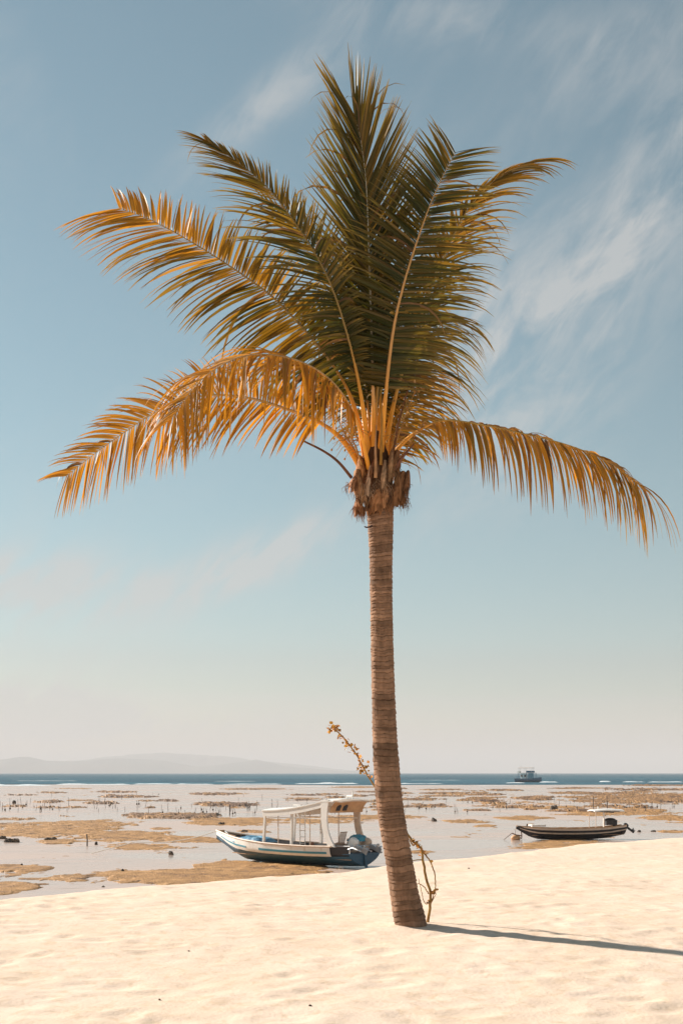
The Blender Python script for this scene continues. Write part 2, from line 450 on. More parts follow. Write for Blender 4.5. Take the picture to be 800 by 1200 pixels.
# ================================================================== SEAWEED BANKS
m_weed = bpy.data.materials.new('seaweed'); m_weed.use_nodes = True
def weed_nodes():
    nt = m_weed.node_tree; N = nt.nodes; L = nt.links; b = N['Principled BSDF']
    tc = N.new('ShaderNodeTexCoord'); b.inputs['Roughness'].default_value = .7; b.inputs['Specular IOR Level'].default_value = .3
    cr = N.new('ShaderNodeValToRGB')
    n = N.new('ShaderNodeTexNoise'); n.inputs['Scale'].default_value = .8; n.inputs['Detail'].default_value = 9; n.inputs['Roughness'].default_value = .8
    L.new(tc.outputs['Object'], n.inputs['Vector']); L.new(n.outputs[0], cr.inputs[0])
    e = cr.color_ramp.elements
    e[0].position = .36; e[0].color = (.07, .035, .018, 1); e[1].position = .66; e[1].color = (.54, .30, .125, 1)
    k = e.new(.45); k.color = (.30, .15, .05, 1); k = e.new(.53); k.color = (.39, .20, .065, 1)
    at = N.new('ShaderNodeAttribute'); at.attribute_name = 'Dark'
    mx = N.new('ShaderNodeMix'); mx.data_type = 'RGBA'; L.new(at.outputs['Fac'], mx.inputs[0]); L.new(cr.outputs[0], mx.inputs[6]); mx.inputs[7].default_value = (.13, .065, .03, 1)
    L.new(mx.outputs[2], b.inputs['Base Color'])
weed_nodes()
# (cx, cy, half width, half height, height in metres) in photograph pixels on the flat
mats_px = [(235, 1028, 130, 8.5, .10), (310, 1019, 80, 8, .09), (18, 1018, 36, 4, .10), (10, 1040, 30, 5, .10), (-60, 1046, 60, 6, .1), (40, 972, 95, 9, .12), (-60, 975, 90, 9, .12), (150, 980, 60, 5.5, .12), (215, 984, 55, 4, .1), (100, 966, 70, 4, .1), (175, 992.5, 45, 3.2, .1),
           (64, 987, 22, 2.5, .12), (205, 956, 52, 4, .3), (265, 943, 36, 3, .4), (150, 934, 30, 1.2, .5), (25, 932, 20, 1.0, .5), (60, 929, 18, .9, .4), (135, 928.5, 25, .8, .4), (55, 940, 17, 1.4, .4), (121, 941.5, 20, 1.4, .4), (187, 939, 25, 1.0, .4),
           (250, 931, 24, 1.4, .5), (366, 932, 28, 1.2, .4), (275, 963, 58, 4.5, .12), (375, 962, 70, 4, .12), (298, 975, 20, 2, .12), (500, 945, 34, 2.6, .3), (490, 937, 30, 1.3, .3), (496, 1000, 22, 3.5, .1), (430, 958, 60, 2.5, .15),
           (740, 938, 75, 8, .25), (820, 937, 70, 8, .25), (690, 930, 40, 2, .3), (629, 936, 20, 2.5, .3), (606, 942, 48, 4, .15), (640, 947, 36, 2, .15), (755, 950, 40, 3, .15), (725, 954, 62, 3, .12), (800, 958, 45, 6, .12), (880, 960, 60, 6, .12), (612, 959, 30, 2.2, .1),
           (548, 963, 30, 2.0, .1), (787, 975, 20, 2, .1), (760, 925.5, 58, 1.6, .4), (588, 926.5, 28, 1.0, .4), (770, 920.5, 40, 1.0, .4), (680, 924, 40, .8, .3), (525, 930, 30, 1, .3), (668, 990.5, 60, 6.5, .06), (560, 950, 20, 1.0, .3),
           (20, 960, 30, 1.5, .2), (75, 957, 14, 1, .3), (160, 957, 8, 1, .3), (440, 928, 30, 1, .3), (300, 925, 40, .8, .3), (-120, 940, 80, 3, .3), (900, 945, 60, 4, .3), (1000, 970, 80, 6, .1), (-200, 1010, 100, 8, .1)]
mr_ = random.Random(17)
for k in range(60):
    cy_ = mr_.uniform(922.5, 952); mats_px.append((mr_.uniform(440, 830) if k % 3 else mr_.uniform(-20, 440), cy_, mr_.uniform(6, 30), mr_.uniform(.4, 1.0), mr_.choice([.2, .3, .4])))
for k in range(10): mats_px.append((mr_.uniform(-40, 840), mr_.uniform(955, 1010), mr_.uniform(3, 12), mr_.uniform(.5, 1.2), .08))
nrow = 430; ncol = 1100
py_ = 919 + (1052 - 919) * (np.linspace(0, 1, nrow)) ** 1.15
px_ = np.linspace(-320, 1120, ncol)
PX, PY = np.meshgrid(px_, py_)
YY = (EYE - FLAT) * F / (PY - HOR); XX = (PX - 400) * YY / F
H = np.full(PX.shape, -1.0); HT = np.zeros(PX.shape)
wn = (fbm(XX * .10, YY * .05, 41, 5) - .5); wn2 = fbm(XX * .5, YY * .35, 47, 5) - .5
for (cx, cy, rw, rh, h) in mats_px:
    q = 1 - ((PX - cx) / rw) ** 2 - ((PY - cy) / (rh * 1.0)) ** 2
    H = np.maximum(H, q); HT = np.maximum(HT, np.where(q > -.6, h, 0))
# sparse strands everywhere far out
wn3 = fbm(XX * 2.2, YY * 1.0, 53, 4) - .5
H = np.clip(H, -1.6, .75) + wn * 2.6 + wn2 * 2.4 + wn3 * 1.7 - .22
spk = rng.random(PX.shape)
tuft = np.clip(H * 1.5, 0, 1)
far = np.clip((YY - 90) / 150, 0, 1)
HH = np.where(H > 0, tuft * np.clip(HT * .6, .035, .22) * (.45 + .7 * vnoise(XX * 2.3, YY * .6, 77) + .55 * spk * (0.4 + far * .6)), -.05)
co = np.stack([XX.ravel(), YY.ravel(), FLAT + .006 + HH.ravel()], 1)
qd = gridquads(nrow, ncol)
keep = (H.ravel()[qd] > 0).any(1)
qd = qd[keep]
used = np.unique(qd); remap = np.zeros(len(co), int); remap[used] = np.arange(len(used))
weed = npmesh('seaweed', co[used], remap[qd], m_weed, smooth=False)
dk_ = np.clip((HT.ravel()[used] - .14) / .2, 0, 1) * (.35 + .65 * (fbm(XX * .8, YY * .2, 61, 3).ravel()[used] > .48))
a_ = weed.data.attributes.new('Dark', 'FLOAT', 'POINT'); a_.data.foreach_set('value', dk_.astype(np.float32))
tag(weed, 'brown orange seaweed lying in ragged banks on the wet flat', 'seaweed', kind='stuff')

# ================================================================== STAKES / ROCKS on the flat
m_stake = mat('stake_wood', (.12, .10, .09), rough=.8, noise=(9, (.20, .16, .13), .4, .7))
protos = []
for k in range(6):
    mb = MB(); h = (.5, .65, .8, .6, .45, .95)[k]; r = random.Random(k)
    pts = []; x = y = 0
    for i in range(5):
        pts.append((x, y, -.2 + (h + .2) * i / 4)); x += r.uniform(-.02, .02) + (.02 if k % 2 else -.015); y += r.uniform(-.02, .02)
    mb.tube(pts, [.026, .025, .024, .022, .02], 6)
    if k in (1, 4): mb.ball((pts[-1][0], pts[-1][1], h * .35), (.10, .09, .11), 7, 5, .5, k)
    protos.append(mb)
zones = [(-60, 165, 941, 953, 62), (165, 250, 946, 955, 18), (250, 335, 944, 957, 34), (330, 432, 938, 955, 32), (466, 600, 928, 954, 44), (600, 700, 932, 950, 26), (700, 860, 925, 953, 62), (60, 432, 928, 940, 16)]
smesh = None; first = {}
def base_stake(k, p, rz, s):
    if k not in first:
        o = protos[k].build('wooden_stake', m_stake); first[k] = o
    else:
        o = first[k].copy(); col.objects.link(o)
    o.location = p; o.rotation_euler = (random.uniform(-.12, .12), random.uniform(-.12, .12), rz); o.scale = (s, s, s * random.uniform(.8, 1.15))
    return o
sr = random.Random(5)
for (x0, x1, y0, y1, n) in zones:
    for i in range(n):
        p = G(sr.uniform(x0, x1), sr.choice([y0 + (y1 - y0) * q for q in (.1, .35, .55, .8, .95)]) + sr.uniform(-.8, .8))
        tag(base_stake(sr.randrange(6), p, sr.uniform(0, 6.28), sr.uniform(.8, 1.15)), 'thin dark wooden stake standing in the far seaweed beds', 'stake', 'stakes of the seaweed beds')
# the few that stand apart
def lone_stake(px, py, h, r, label, name='wooden_post'):
    mb = MB(); mb.tube([(0, 0, -.2), (.01, 0, h * .5), (-.02, .01, h)], [r, r * .95, r * .85], 8)
    o = mb.build(name, m_stake); o.location = G(px, py); tag(o, label, 'post'); return o
lone_stake(102, 992, .72, .045, 'short thick dark post standing alone on the wet flat left of the boats')
lone_stake(711, 953, 1.9, .06, 'tall dark post in the seaweed beds just behind the small boat canopy')
lone_stake(695, 950, 1.6, .05, 'tall thin post in the seaweed beds left of the tallest post')
lone_stake(269, 956, 1.15, .05, 'upright post in the seaweed beds above the bow of the big boat')
m_rock = mat('rock', (.075, .06, .05), rough=.8, noise=(4, (.16, .11, .07), .4, .65), bump=(9, .05))
def rock(px, py, sx_, sy_, sz_, label, seed, name='rock', n=3):
    mb = MB(); r = random.Random(seed)
    for i in range(n):
        mb.ball((r.uniform(-.6, .6) * sx_, r.uniform(-.3, .3) * sy_, sz_ * r.uniform(.1, .35)), (sx_ * r.uniform(.4, .7), sy_ * .6, sz_ * r.uniform(.5, .9)), 9, 6, .5, seed + i)
    o = mb.build(name, m_rock, smooth=False); o.location = G(px, py)
    o['label'] = label; o['category'] = 'rock'; return o
rock(14, 987.5, .62, .4, .26, 'broad dark rock at the left edge of the flat', 1)
rock(2, 983.5, .3, .3, .2, 'small dark rock behind the broad rock at the left edge', 2)
rock(59, 985.5, .38, .3, .22, 'dark rock on the orange weed left of the lone post', 3)
rock(113, 990.5, .14, .14, .22, 'little round rock just right of the lone post', 4, n=2)
rock(199, 1002, .17, .17, .18, 'little dark rock on bare flat in front of the long seaweed bank', 5, n=2)
rock(143, 1022, .12, .12, .12, 'little rock on the left end of the big seaweed bank', 6, n=2)
rock(165, 1034, .40, .2, .07, 'flat black rock on the near edge of the big seaweed bank', 7)
rock(26, 1014.5, .1, .1, .1, 'tiny rock on the left near seaweed patch', 8, n=2)
rock(121, 1040, .1, .1, .07, 'tiny rock on wet sand close to the beach edge', 9, n=2)
rock(508, 963, .3, .3, .3, 'dark rock on the flat just right of the palm trunk', 10)
rock(650, 949, .55, .5, .5, 'rock with weed behind the bow of the small boat', 11)
rock(749, 975.5, .22, .2, .15, 'dark rock behind the motor of the small boat', 12)
rock(766, 975, .26, .2, .12, 'flat rock right of the motor of the small boat', 13)
rock(618, 968, .1, .1, .16, 'little dark rock just above the bow of the small boat', 14, n=2)
rock(260, 967, .25, .2, .2, 'dark rock behind the bow of the big boat', 15)
rock(287, 975, .4, .25, .14, 'low rock on the weed behind the big boat foredeck', 16)
rock(16, 942, .5, .5, .4, 'far dark rock at the left among the thin stakes', 17)

# ================================================================== HILLS
m_hill = mat('hill_forest', (.055, .075, .06), rough=.95, noise=(.0015, (.10, .095, .07), .4, .6))
def hills(name, dist, prof, seed, label):
    xs_ = np.linspace(prof[0][0], prof[-1][0], 260); hp = np.interp(xs_, [p[0] for p in prof], [p[1] for p in prof])
    hp = hp + (fbm(xs_ * .05, xs_ * 0, seed, 4) - .5) * 3.0 * np.clip(hp / 6, 0, 1)
    rows_ = np.linspace(-1, 1, 15); vs = []
    for t in rows_:
        d = dist + t * 1600
        hh = np.clip(hp, -1, None) * dist / F * (1 - abs(t) ** 1.3)
        rid = (fbm(xs_ * .12, xs_ * 0 + t * 3, seed + 9, 4) - .5) * .5 * (1 - abs(t)) * abs(t) * 2
        vs.append(np.stack([(xs_ - 400) * dist / F, np.full_like(xs_, d), FLAT - 6 + hh * (1 + rid)], 1))
    o = npmesh(name, np.concatenate(vs), gridquads(15, 260), m_hill)
    tag(o, label, kind='structure')
hills('hills', 16000, [(-260, 0), (-200, 12), (-90, 24), (-40, 17), (0, 17), (28, 20), (55, 15), (85, 14), (110, 17), (150, 18), (195, 16), (230, 9), (262, 11), (300, 17), (325, 11), (370, 5), (440, 2), (480, 0)], 3, 'faint blue hills across the strait')
hills('mountain', 20000, [(20, 0), (60, 12), (120, 19), (190, 25), (228, 22), (260, 20), (330, 12), (420, 3), (460, 0)], 8, 'very faint higher mountain behind the hills')

# haze
hz = MB(); hz.smooth = False
x0, x1, y0, y1, z0, z1 = -46500, 46500, -6000, 52000, FLAT - 8, 400
hz.add([(x0, y0, z0), (x1, y0, z0), (x1, y1, z0), (x0, y1, z0), (x0, y0, z1), (x1, y0, z1), (x1, y1, z1), (x0, y1, z1)],
       [(0, 3, 2, 1), (4, 5, 6, 7), (0, 1, 5, 4), (1, 2, 6, 5), (2, 3, 7, 6), (3, 0, 4, 7)])
m_haze = bpy.data.materials.new('haze'); m_haze.use_nodes = True
nt = m_haze.node_tree
for n in list(nt.nodes): nt.nodes.remove(n)
o_ = nt.nodes.new('ShaderNodeOutputMaterial'); v_ = nt.nodes.new('ShaderNodeVolumePrincipled')
v_.inputs['Color'].default_value = (.83, .775, .765, 1); v_.inputs['Density'].default_value = 1.1e-4; v_.inputs['Anisotropy'].default_value = 0.0
nt.links.new(v_.outputs[0], o_.inputs['Volume'])
haze = hz.build('haze', m_haze); tag(haze, 'pale sea haze veiling the far hills', kind='stuff')
# ================================================================== PALM
D0 = 14.0
BASE_Y = 14.0
palm = empty('palm_tree', (W(480, 1083, D0).x, D0, 0))
tag(palm, 'tall leaning coconut palm with orange and dark green fronds standing on the sand', 'palm tree')
PO = Vector(palm.location)
def PL(px, py, d=0): return W(px, py, D0 + d) - PO          # palm-local point

def catmull(pts, n):
    P = [Vector(p) for p in pts]; P = [P[0] * 2 - P[1]] + P + [P[-1] * 2 - P[-2]]
    dense = []
    for i in range(1, len(P) - 2):
        for k in range(16):
            t = k / 16; a, b, c, d = P[i - 1], P[i], P[i + 1], P[i + 2]
            dense.append(.5 * ((2 * b) + (-a + c) * t + (2 * a - 5 * b + 4 * c - d) * t * t + (-a + 3 * b - 3 * c + d) * t ** 3))
    dense.append(P[-2])
    s = [0]
    for i in range(1, len(dense)): s.append(s[-1] + (dense[i] - dense[i - 1]).length)
    out = []; j = 0
    for k in range(n + 1):
        q = s[-1] * k / n
        while j < len(s) - 2 and s[j + 1] < q: j += 1
        t = (q - s[j]) / max(1e-9, s[j + 1] - s[j]); out.append(dense[j].lerp(dense[j + 1], min(1, t)))
    return out, s[-1]

# ---- trunk
m_trunk = bpy.data.materials.new('palm_bark'); m_trunk.use_nodes = True
def trunk_nodes():
    nt = m_trunk.node_tree; N = nt.nodes; L = nt.links; b = N['Principled BSDF']
    b.inputs['Roughness'].default_value = .9; b.inputs['Specular IOR Level'].default_value = .2
    at = N.new('ShaderNodeAttribute'); at.attribute_name = 'Col'
    tc = N.new('ShaderNodeTexCoord')
    def nz(scale, sc, det=6):
        mp = N.new('ShaderNodeMapping'); mp.inputs['Scale'].default_value = sc; L.new(tc.outputs['Object'], mp.inputs[0])
        n = N.new('ShaderNodeTexNoise'); n.inputs['Scale'].default_value = scale; n.inputs['Detail'].default_value = det; n.inputs['Roughness'].default_value = .65
        L.new(mp.outputs[0], n.inputs['Vector']); return n.outputs[0]
    def mr(v, a, b2, c, d):
        m = N.new('ShaderNodeMapRange'); m.inputs[1].default_value = a; m.inputs[2].default_value = b2; m.inputs[3].default_value = c; m.inputs[4].default_value = d
        L.new(v, m.inputs[0]); return m.outputs[0]
    v1 = mr(nz(30, (1, 1, .25)), .3, .7, .78, 1.22)            # vertical fibres
    v2 = mr(nz(4, (1, 1, 1.6), 9), .3, .7, .58, 1.35)
    mu = N.new('ShaderNodeMath'); mu.operation = 'MULTIPLY'; L.new(v1, mu.inputs[0]); L.new(v2, mu.inputs[1])
    sc = N.new('ShaderNodeVectorMath'); sc.operation = 'SCALE'; L.new(at.outputs['Color'], sc.inputs[0]); L.new(mu.outputs[0], sc.inputs['Scale'])
    L.new(sc.outputs[0], b.inputs['Base Color'])
    bp = N.new('ShaderNodeBump'); bp.inputs['Distance'].default_value = .008; bp.inputs['Strength'].default_value = 1
    L.new(nz(45, (1, 1, .4)), bp.inputs['Height']); L.new(bp.outputs[0], b.inputs['Normal'])
trunk_nodes()
tpts = [(484, 1100, 18.2), (480, 1078, 18.4), (474, 1050, 16.7), (468, 1012, 15.6), (461, 972, 15.4), (455.5, 934, 14.9), (452.5, 895, 14.4), (450.5, 860, 13.6), (448.8, 810, 12.9), (447.4, 760, 12.5), (446.4, 700, 12.3), (446.2, 650, 13.0), (446, 625, 14.2), (445.6, 600, 15.2), (445, 575, 17)]
cen, TL = catmull([PL(a, b) for a, b, c in tpts], 900)
_, _ = 0, 0
sarr = [0]
Pp = [PL(a, b) for a, b, c in tpts]
for i in range(1, len(Pp)): sarr.append(sarr[-1] + (Pp[i] - Pp[i - 1]).length)
rad = np.interp(np.linspace(0, sarr[-1], 901), sarr, [c * D0 / F for a, b, c in tpts])
ringedges = [0.0]; rr = random.Random(11)
while ringedges[-1] < TL + .2:
    f_ = ringedges[-1] / TL
    ringedges.append(ringedges[-1] + rr.uniform(.55, 1.5) * (.054 - .024 * f_))
NA = 64; tb = MB(); vs = []; cs = []
ringedges = np.array(ringedges)
ths = np.linspace(0, 2 * math.pi, NA, endpoint=False)
ph1, ph2 = rr.random() * 6, rr.random() * 6
ringtone = [rr.uniform(.72, 1.2) for _ in ringedges]
for i, p in enumerate(cen):
    s = TL * i / 900
    t = (cen[min(i + 1, 900)] - cen[max(i - 1, 0)]).normalized()
    u = Vector((1, 0, 0)); u = (u - t * u.dot(t)).normalized(); w = t.cross(u)
    for th in ths:
        ss = s + .016 * math.sin(th + ph1 + s * .7) + .012 * (float(vnoise(np.array(math.cos(th) * 2 + 9), np.array(math.sin(th) * 2 + s * 3), 5)) - .5) * 2
        k = int(np.searchsorted(ringedges, ss)) - 1; k = max(0, min(k, len(ringedges) - 2))
        q = (ss - ringedges[k]) / (ringedges[k + 1] - ringedges[k])
        nz_ = float(vnoise(np.array(th * 3.2 + k * 7.7), np.array(s * 9), 3))
        # each leaf scar: a lip at its lower edge, receding upwards to a dark crack
        prof = .0080 * (1 - q) * (.15 + 1.2 * nz_) - (.006 if q > .86 else 0) * (.2 + 1.0 * nz_)
        big = .006 * (float(vnoise(np.array(math.cos(th) * 1.5 + 3), np.array(math.sin(th) * 1.5 + s * 1.2), 8)) - .5) * 2
        r = rad[i] + prof + big
        vs.append(p + (u * math.cos(th) + w * math.sin(th)) * r)
        crack = 1 if q < .84 else (.44 + .5 * (1 - nz_))
        tone = ringtone[k] * crack * (.85 + .3 * nz_)
        c0 = (.28, .162, .10)
        cs.append((c0[0] * tone, c0[1] * tone, c0[2] * tone))
fs = []
for i in range(900):
    for k in range(NA):
        fs.append((i * NA + k, i * NA + (k + 1) % NA, (i + 1) * NA + (k + 1) % NA, (i + 1) * NA + k))
tb.add(vs, fs, cs)
tb.build('trunk', m_trunk, palm)

# ---- fronds
m_leaf = leaf_mat('palm_leaf', .33, (1.5, 1.2, .6), .5, .35)
m_rib = leaf_mat('frond_rib', .0, rough=.5)
GREEN = Vector((.036, .042, .006)); ORANGE = Vector((.57, .285, .03)); DRY = Vector((.42, .25, .11)); PALE = Vector((.55, .46, .28))
def V(a): return Vector(a)
def frond(pts, Nh, Lmax, s0=.2, droop=.5, a0=72, a1=22, tone=.3, n=95, sides=(1, 1), lift=0.12, prof='std', wid=.020, ribcol=(.42, .25, .05), clump=1.0, seed=0, folded=(0, 0), petiole=.030, tipdry=.5, shed=0.0, tp=.38, tg=0.0):
    r = random.Random(seed * 13 + 1)
    K = 60
    ctr, Lr = catmull([PL(*p) for p in pts], K)
    Nh = Vector(Nh).normalized()
    mb = MB()
    def at(q):
        f = q * K; i = min(int(f), K - 1); return ctr[i].lerp(ctr[i + 1], f - i), (ctr[min(i + 2, K)] - ctr[max(i - 1, 0)]).normalized()
    nph = [r.random() * 50 for _ in range(4)]
    for si, side in enumerate((1, -1)):
        if sides[si] <= 0: continue
        for i in range(n):
            u = (i + r.uniform(-.25, .25)) / n; u = min(max(u, 0), 1)
            if r.random() < shed + .02: continue
            q = s0 + (1 - s0) * u
            p, T = at(q)
            S = T.cross(Nh)
            if S.length < 1e-3: continue
            S.normalize(); Nn = S.cross(T).normalized()
            cl = float(vnoise(np.array(i * .33 + nph[si]), np.array(.5), 2)) - .5     # leaflets lean together in clumps
            cl2 = float(vnoise(np.array(i * .21 + nph[si + 2]), np.array(4.5), 6)) - .5
            al = R((a0 + (a1 - a0) * u ** 1.15) + clump * 16 * cl + r.gauss(0, 2.5))
            be = lift + folded[si] + .35 * clump * cl2 + r.gauss(0, .05)
            d = T * math.cos(al) + (S * side * math.cos(be) + Nn * math.sin(be)) * math.sin(al)
            d.normalize()
            if prof == 'std': pr = .55 + .45 * min(1, u / .28) if u < .28 else 1 - tp * ((u - .28) / .72) ** 2
            elif prof == 'fan': pr = .50 + .5 * u / .45 if u < .45 else 1 - .30 * ((u - .45) / .55) ** 2
            else: pr = 1
            ll = Lmax * pr * sides[si] * r.uniform(.86, 1.08)
            broken = r.random() < .10
            if broken: ll *= r.uniform(.4, .8)
            NS = 7
            tw = r.gauss(0, .42); g = droop * r.uniform(.75, 1.3); dead = r.random() < .035
            if dead: g = max(g, 1) * r.uniform(2.5, 5)
            w0 = wid * r.uniform(.8, 1.15) * (1 - .35 * u)
            pat = float(vnoise(np.array(i * .075 + nph[si] * 1.7), np.array(9.5), 4)) - .5
            kt = min(1, max(0, tone + tg * (u - .5) + (.22 * cl + .5 * pat) * min(1, tone * 1.6 + .3) + r.gauss(0, .10)))
            base = GREEN.lerp(ORANGE, kt)
            if r.random() < .08: base = base.lerp(DRY, .2 + .5 * tone)
            if dead: base = Vector((.16, .085, .04))
            base = base * r.uniform(.62, 1.25)
            pos = p.copy(); vs = []; cs = []
            wd = T - d * T.dot(d)
            if wd.length < 1e-3: wd = Nn.copy()
            wd.normalize()
            for k in range(NS + 1):
                t = k / NS
                wk = w0 * (.45 + .55 * min(1, t / .18)) * (1 - t ** 2.2) ** .8 if t < 1 else .0008
                ww = (wd - d * wd.dot(d)).normalized(); nn = d.cross(ww)
                a = tw * (1 + t * .8); ww2 = ww * math.cos(a) + nn * math.sin(a); nn2 = d.cross(ww2)
                fold = .45 * wk
                c = base.lerp(Vector((.26, .20, .028)), .25 * t) if kt < .6 else base
                c = c.lerp(Vector((.34, .24, .07)) if kt < .6 else ORANGE * .6, tipdry * t ** 3)
                vs += [pos - ww2 * wk, pos + nn2 * fold, pos + ww2 * wk]
                cs += [tuple(c), tuple(c * 1.12), tuple(c)]
                pos = pos + d * (ll / NS)
                d = (d + Vector((0, 0, -1)) * g * (1.0 / NS) * (.35 + 1.5 * t)).normalized()
            fs = []
            for k in range(NS):
                b0 = k * 3
                fs += [(b0, b0 + 1, b0 + 4, b0 + 3), (b0 + 1, b0 + 2, b0 + 5, b0 + 4)]
            mb.add(vs, fs, cs)
    fo = mb.build('frond', m_leaf, palm, smooth=True)
    # midrib and petiole
    rb = MB(); npt = 46; P = []; RR = []; 
    for k in range(npt + 1):
        q = k / npt; P.append(at(q)[0])
        RR.append(petiole * (1.9 - 1.3 * (q / .26) ** .6) if q < .26 else petiole * .60 * (1 - .90 * (q - .26) / .74))
    vs = []; cs = []; prev = None
    for i, p in enumerate(P):
        T = at(i / npt)[1]; S = T.cross(Nh).normalized(); Nn = S.cross(T)
        q = i / npt; bc = V(ribcol)
        if q < .36: bc = V((.85, .36, .025)).lerp(V(ribcol), max(0, q - .18) / .18)
        for k in range(8):
            a = 2 * math.pi * k / 8; wob = r.uniform(.95, 1.05)
            vs.append(p + S * math.cos(a) * RR[i] * wob + Nn * math.sin(a) * RR[i] * .62)
            cs.append(tuple(bc * r.uniform(.85, 1.12)))
    fs = [(i * 8 + k, i * 8 + (k + 1) % 8, (i + 1) * 8 + (k + 1) % 8, (i + 1) * 8 + k) for i in range(npt) for k in range(8)]
    fs += [tuple(reversed(range(8))), tuple(range(npt * 8, npt * 8 + 8))]
    rb.add(vs, fs, cs); rb.build('midrib', m_rib, fo)
    return fo
exec_fronds = True
# upright centre frond
frond([(438, 568, 0), (437, 460, -.2), (435, 380, -.3), (432, 290, -.32), (429, 215, -.3), (422, 160, -.3), (415, 134, -.3)], (0.05, -1, .1), .95, s0=.26, droop=.10, a0=56, a1=13, tone=.05, tg=.18, clump=.6, n=178, sides=(1, 1), lift=.2, prof='fan', ribcol=(.5, .45, .33), seed=1, wid=.018, petiole=.026)
# right centre frond
frond([(442, 568, 0), (452, 460, -.25), (461, 385, -.45), (476, 322, -.55), (497, 258, -.55), (514, 216, -.5), (534, 177, -.4)], (0, -1, .15), .76, s0=.28, droop=.34, a0=88, a1=44, tone=.05, tg=.18, clump=.7, n=135, sides=(1, 1), lift=-.10, ribcol=(.55, .30, .10), seed=2, wid=.017)
# far right frond, tip bending over
frond([(444, 568, 0), (462, 470, .3), (486, 390, .45), (516, 310, .5), (545, 250, .5), (578, 212, .4), (604, 196, .3), (626, 188, .25)], (.3, -.7, .6), .80, s0=.26, droop=1.0, a0=60, a1=12, tone=.34, tg=.3, n=115, sides=(1, .42), lift=-.2, ribcol=(.42, .28, .08), seed=3, wid=.016)
# upper left frond with the tip at the top left
frond([(436, 568, 0), (424, 470, -.2), (407, 392, -.45), (384, 325, -.55), (352, 270, -.5), (312, 218, -.5), (272, 185, -.4), (240, 163, -.3)], (.35, -.8, .4), .86, s0=.30, droop=.45, a0=84, a1=12, tone=.10, tg=.35, n=118, sides=(.36, 1), tp=.62, lift=.05, folded=(.9, .0), ribcol=(.30, .19, .05), seed=4, wid=.016)
# shorter one behind it
frond([(438, 568, 0), (428, 450, .5), (415, 385, .8), (396, 335, 1.0), (372, 292, 1.1), (346, 262, 1.15), (320, 250, 1.15)], (.2, -1, .25), .72, s0=.25, droop=.35, a0=76, a1=35, tone=.05, tg=.18, n=105, sides=(1, .9), lift=.05, ribcol=(.40, .33, .20), seed=5, wid=.017, petiole=.022)
# left frond, long leaflets below
frond([(434, 568, 0), (416, 480, .0), (388, 425, -.05), (330, 358, -.1), (290, 326, -.12), (232, 288, -.1), (178, 258, .0), (138, 243, .1)], (.25, -.85, .5), 1.14, s0=.24, droop=.66, a0=94, a1=46, tone=.36, tg=1.0, n=122, sides=(.46, 1), lift=.05, folded=(.35, 0), ribcol=(.45, .28, .10), seed=6, wid=.020)  # tg darkens the base: green-brown tone plus crown shadow put into the colour
# low left frond, the longer
frond([(435, 568, 0), (405, 520, -.05), (378, 497, -.1), (346, 483, -.1), (290, 466, -.05), (235, 464, .0), (186, 481, .05), (138, 512, .1), (100, 540, .1), (76, 560, .1)], (.05, -1, .45), .80, s0=.22, droop=.62, a0=80, a1=36, tone=.95, n=112, sides=(.72, 1), lift=.0, ribcol=(.60, .40, .18), seed=7, wid=.017)
# arched frond in front of it, leaflets hanging
frond([(436, 568, 0), (420, 500, -.35), (396, 455, -.6), (362, 428, -.85), (322, 416, -1.05), (282, 418, -1.2), (244, 438, -1.3), (218, 466, -1.35), (200, 492, -1.35)], (.1, -.55, .9), .98, s0=.24, droop=1.9, a0=76, a1=40, tone=.86, n=100, sides=(.9, 1), lift=-.15, ribcol=(.50, .32, .14), clump=1.7, seed=8, wid=.017, tipdry=.5)
# low right frond
frond([(443, 568, 0), (464, 528, -.02), (488, 506, -.05), (518, 493, -.1), (560, 497, -.12), (612, 508, -.15), (664, 521, -.15), (706, 538, -.12), (736, 558, -.1), (752, 572, -.1)], (.0, -.5, .9), .98, s0=.27, droop=2.5, a0=78, a1=50, tp=.12, tone=.84, n=108, sides=(.92, 1), lift=-.2, ribcol=(.55, .33, .08), clump=1.4, seed=9, wid=.016, tipdry=.6)
# fronds behind the crown
frond([(444, 568, 0), (470, 470, .6), (492, 415, 1.0), (512, 385, 1.4), (535, 372, 1.8)], (.5, -.3, 1), .90, s0=.2, droop=1.4, a0=76, a1=40, tone=.08, n=80, sides=(1, 1), lift=-.1, seed=10, wid=.017)
frond([(444, 568, 0), (464, 505, .3), (478, 468, .5), (490, 442, .8), (504, 428, 1.1)], (.3, -.6, .8), .72, s0=.15, droop=.9, a0=70, a1=40, tone=.62, n=70, sides=(1, 1), lift=-.1, seed=11, wid=.016)
frond([(436, 568, 0), (420, 460, .7), (400, 400, 1.1), (372, 365, 1.6), (342, 352, 2.0)], (-.4, -.3, 1), .84, s0=.2, droop=1.2, a0=76, a1=40, tone=.08, n=66, sides=(.8, .8), lift=-.1, seed=12, wid=.017)
frond([(440, 568, 0), (448, 440, .5), (462, 350, .9), (482, 290, 1.3), (505, 250, 1.8)], (.2, -1, .3), .80, s0=.25, droop=.6, a0=80, a1=35, tone=.05, n=95, sides=(1, 1), lift=0, seed=13, wid=.015, petiole=.022)
frond([(439, 568, 0), (441, 470, .0), (447, 400, .0), (450, 330, .05), (446, 262, .1)], (.6, -.8, 0), .40, s0=.3, droop=.05, a0=22, a1=8, tone=.35, n=60, sides=(1, 1), lift=.0, seed=14, wid=.015)

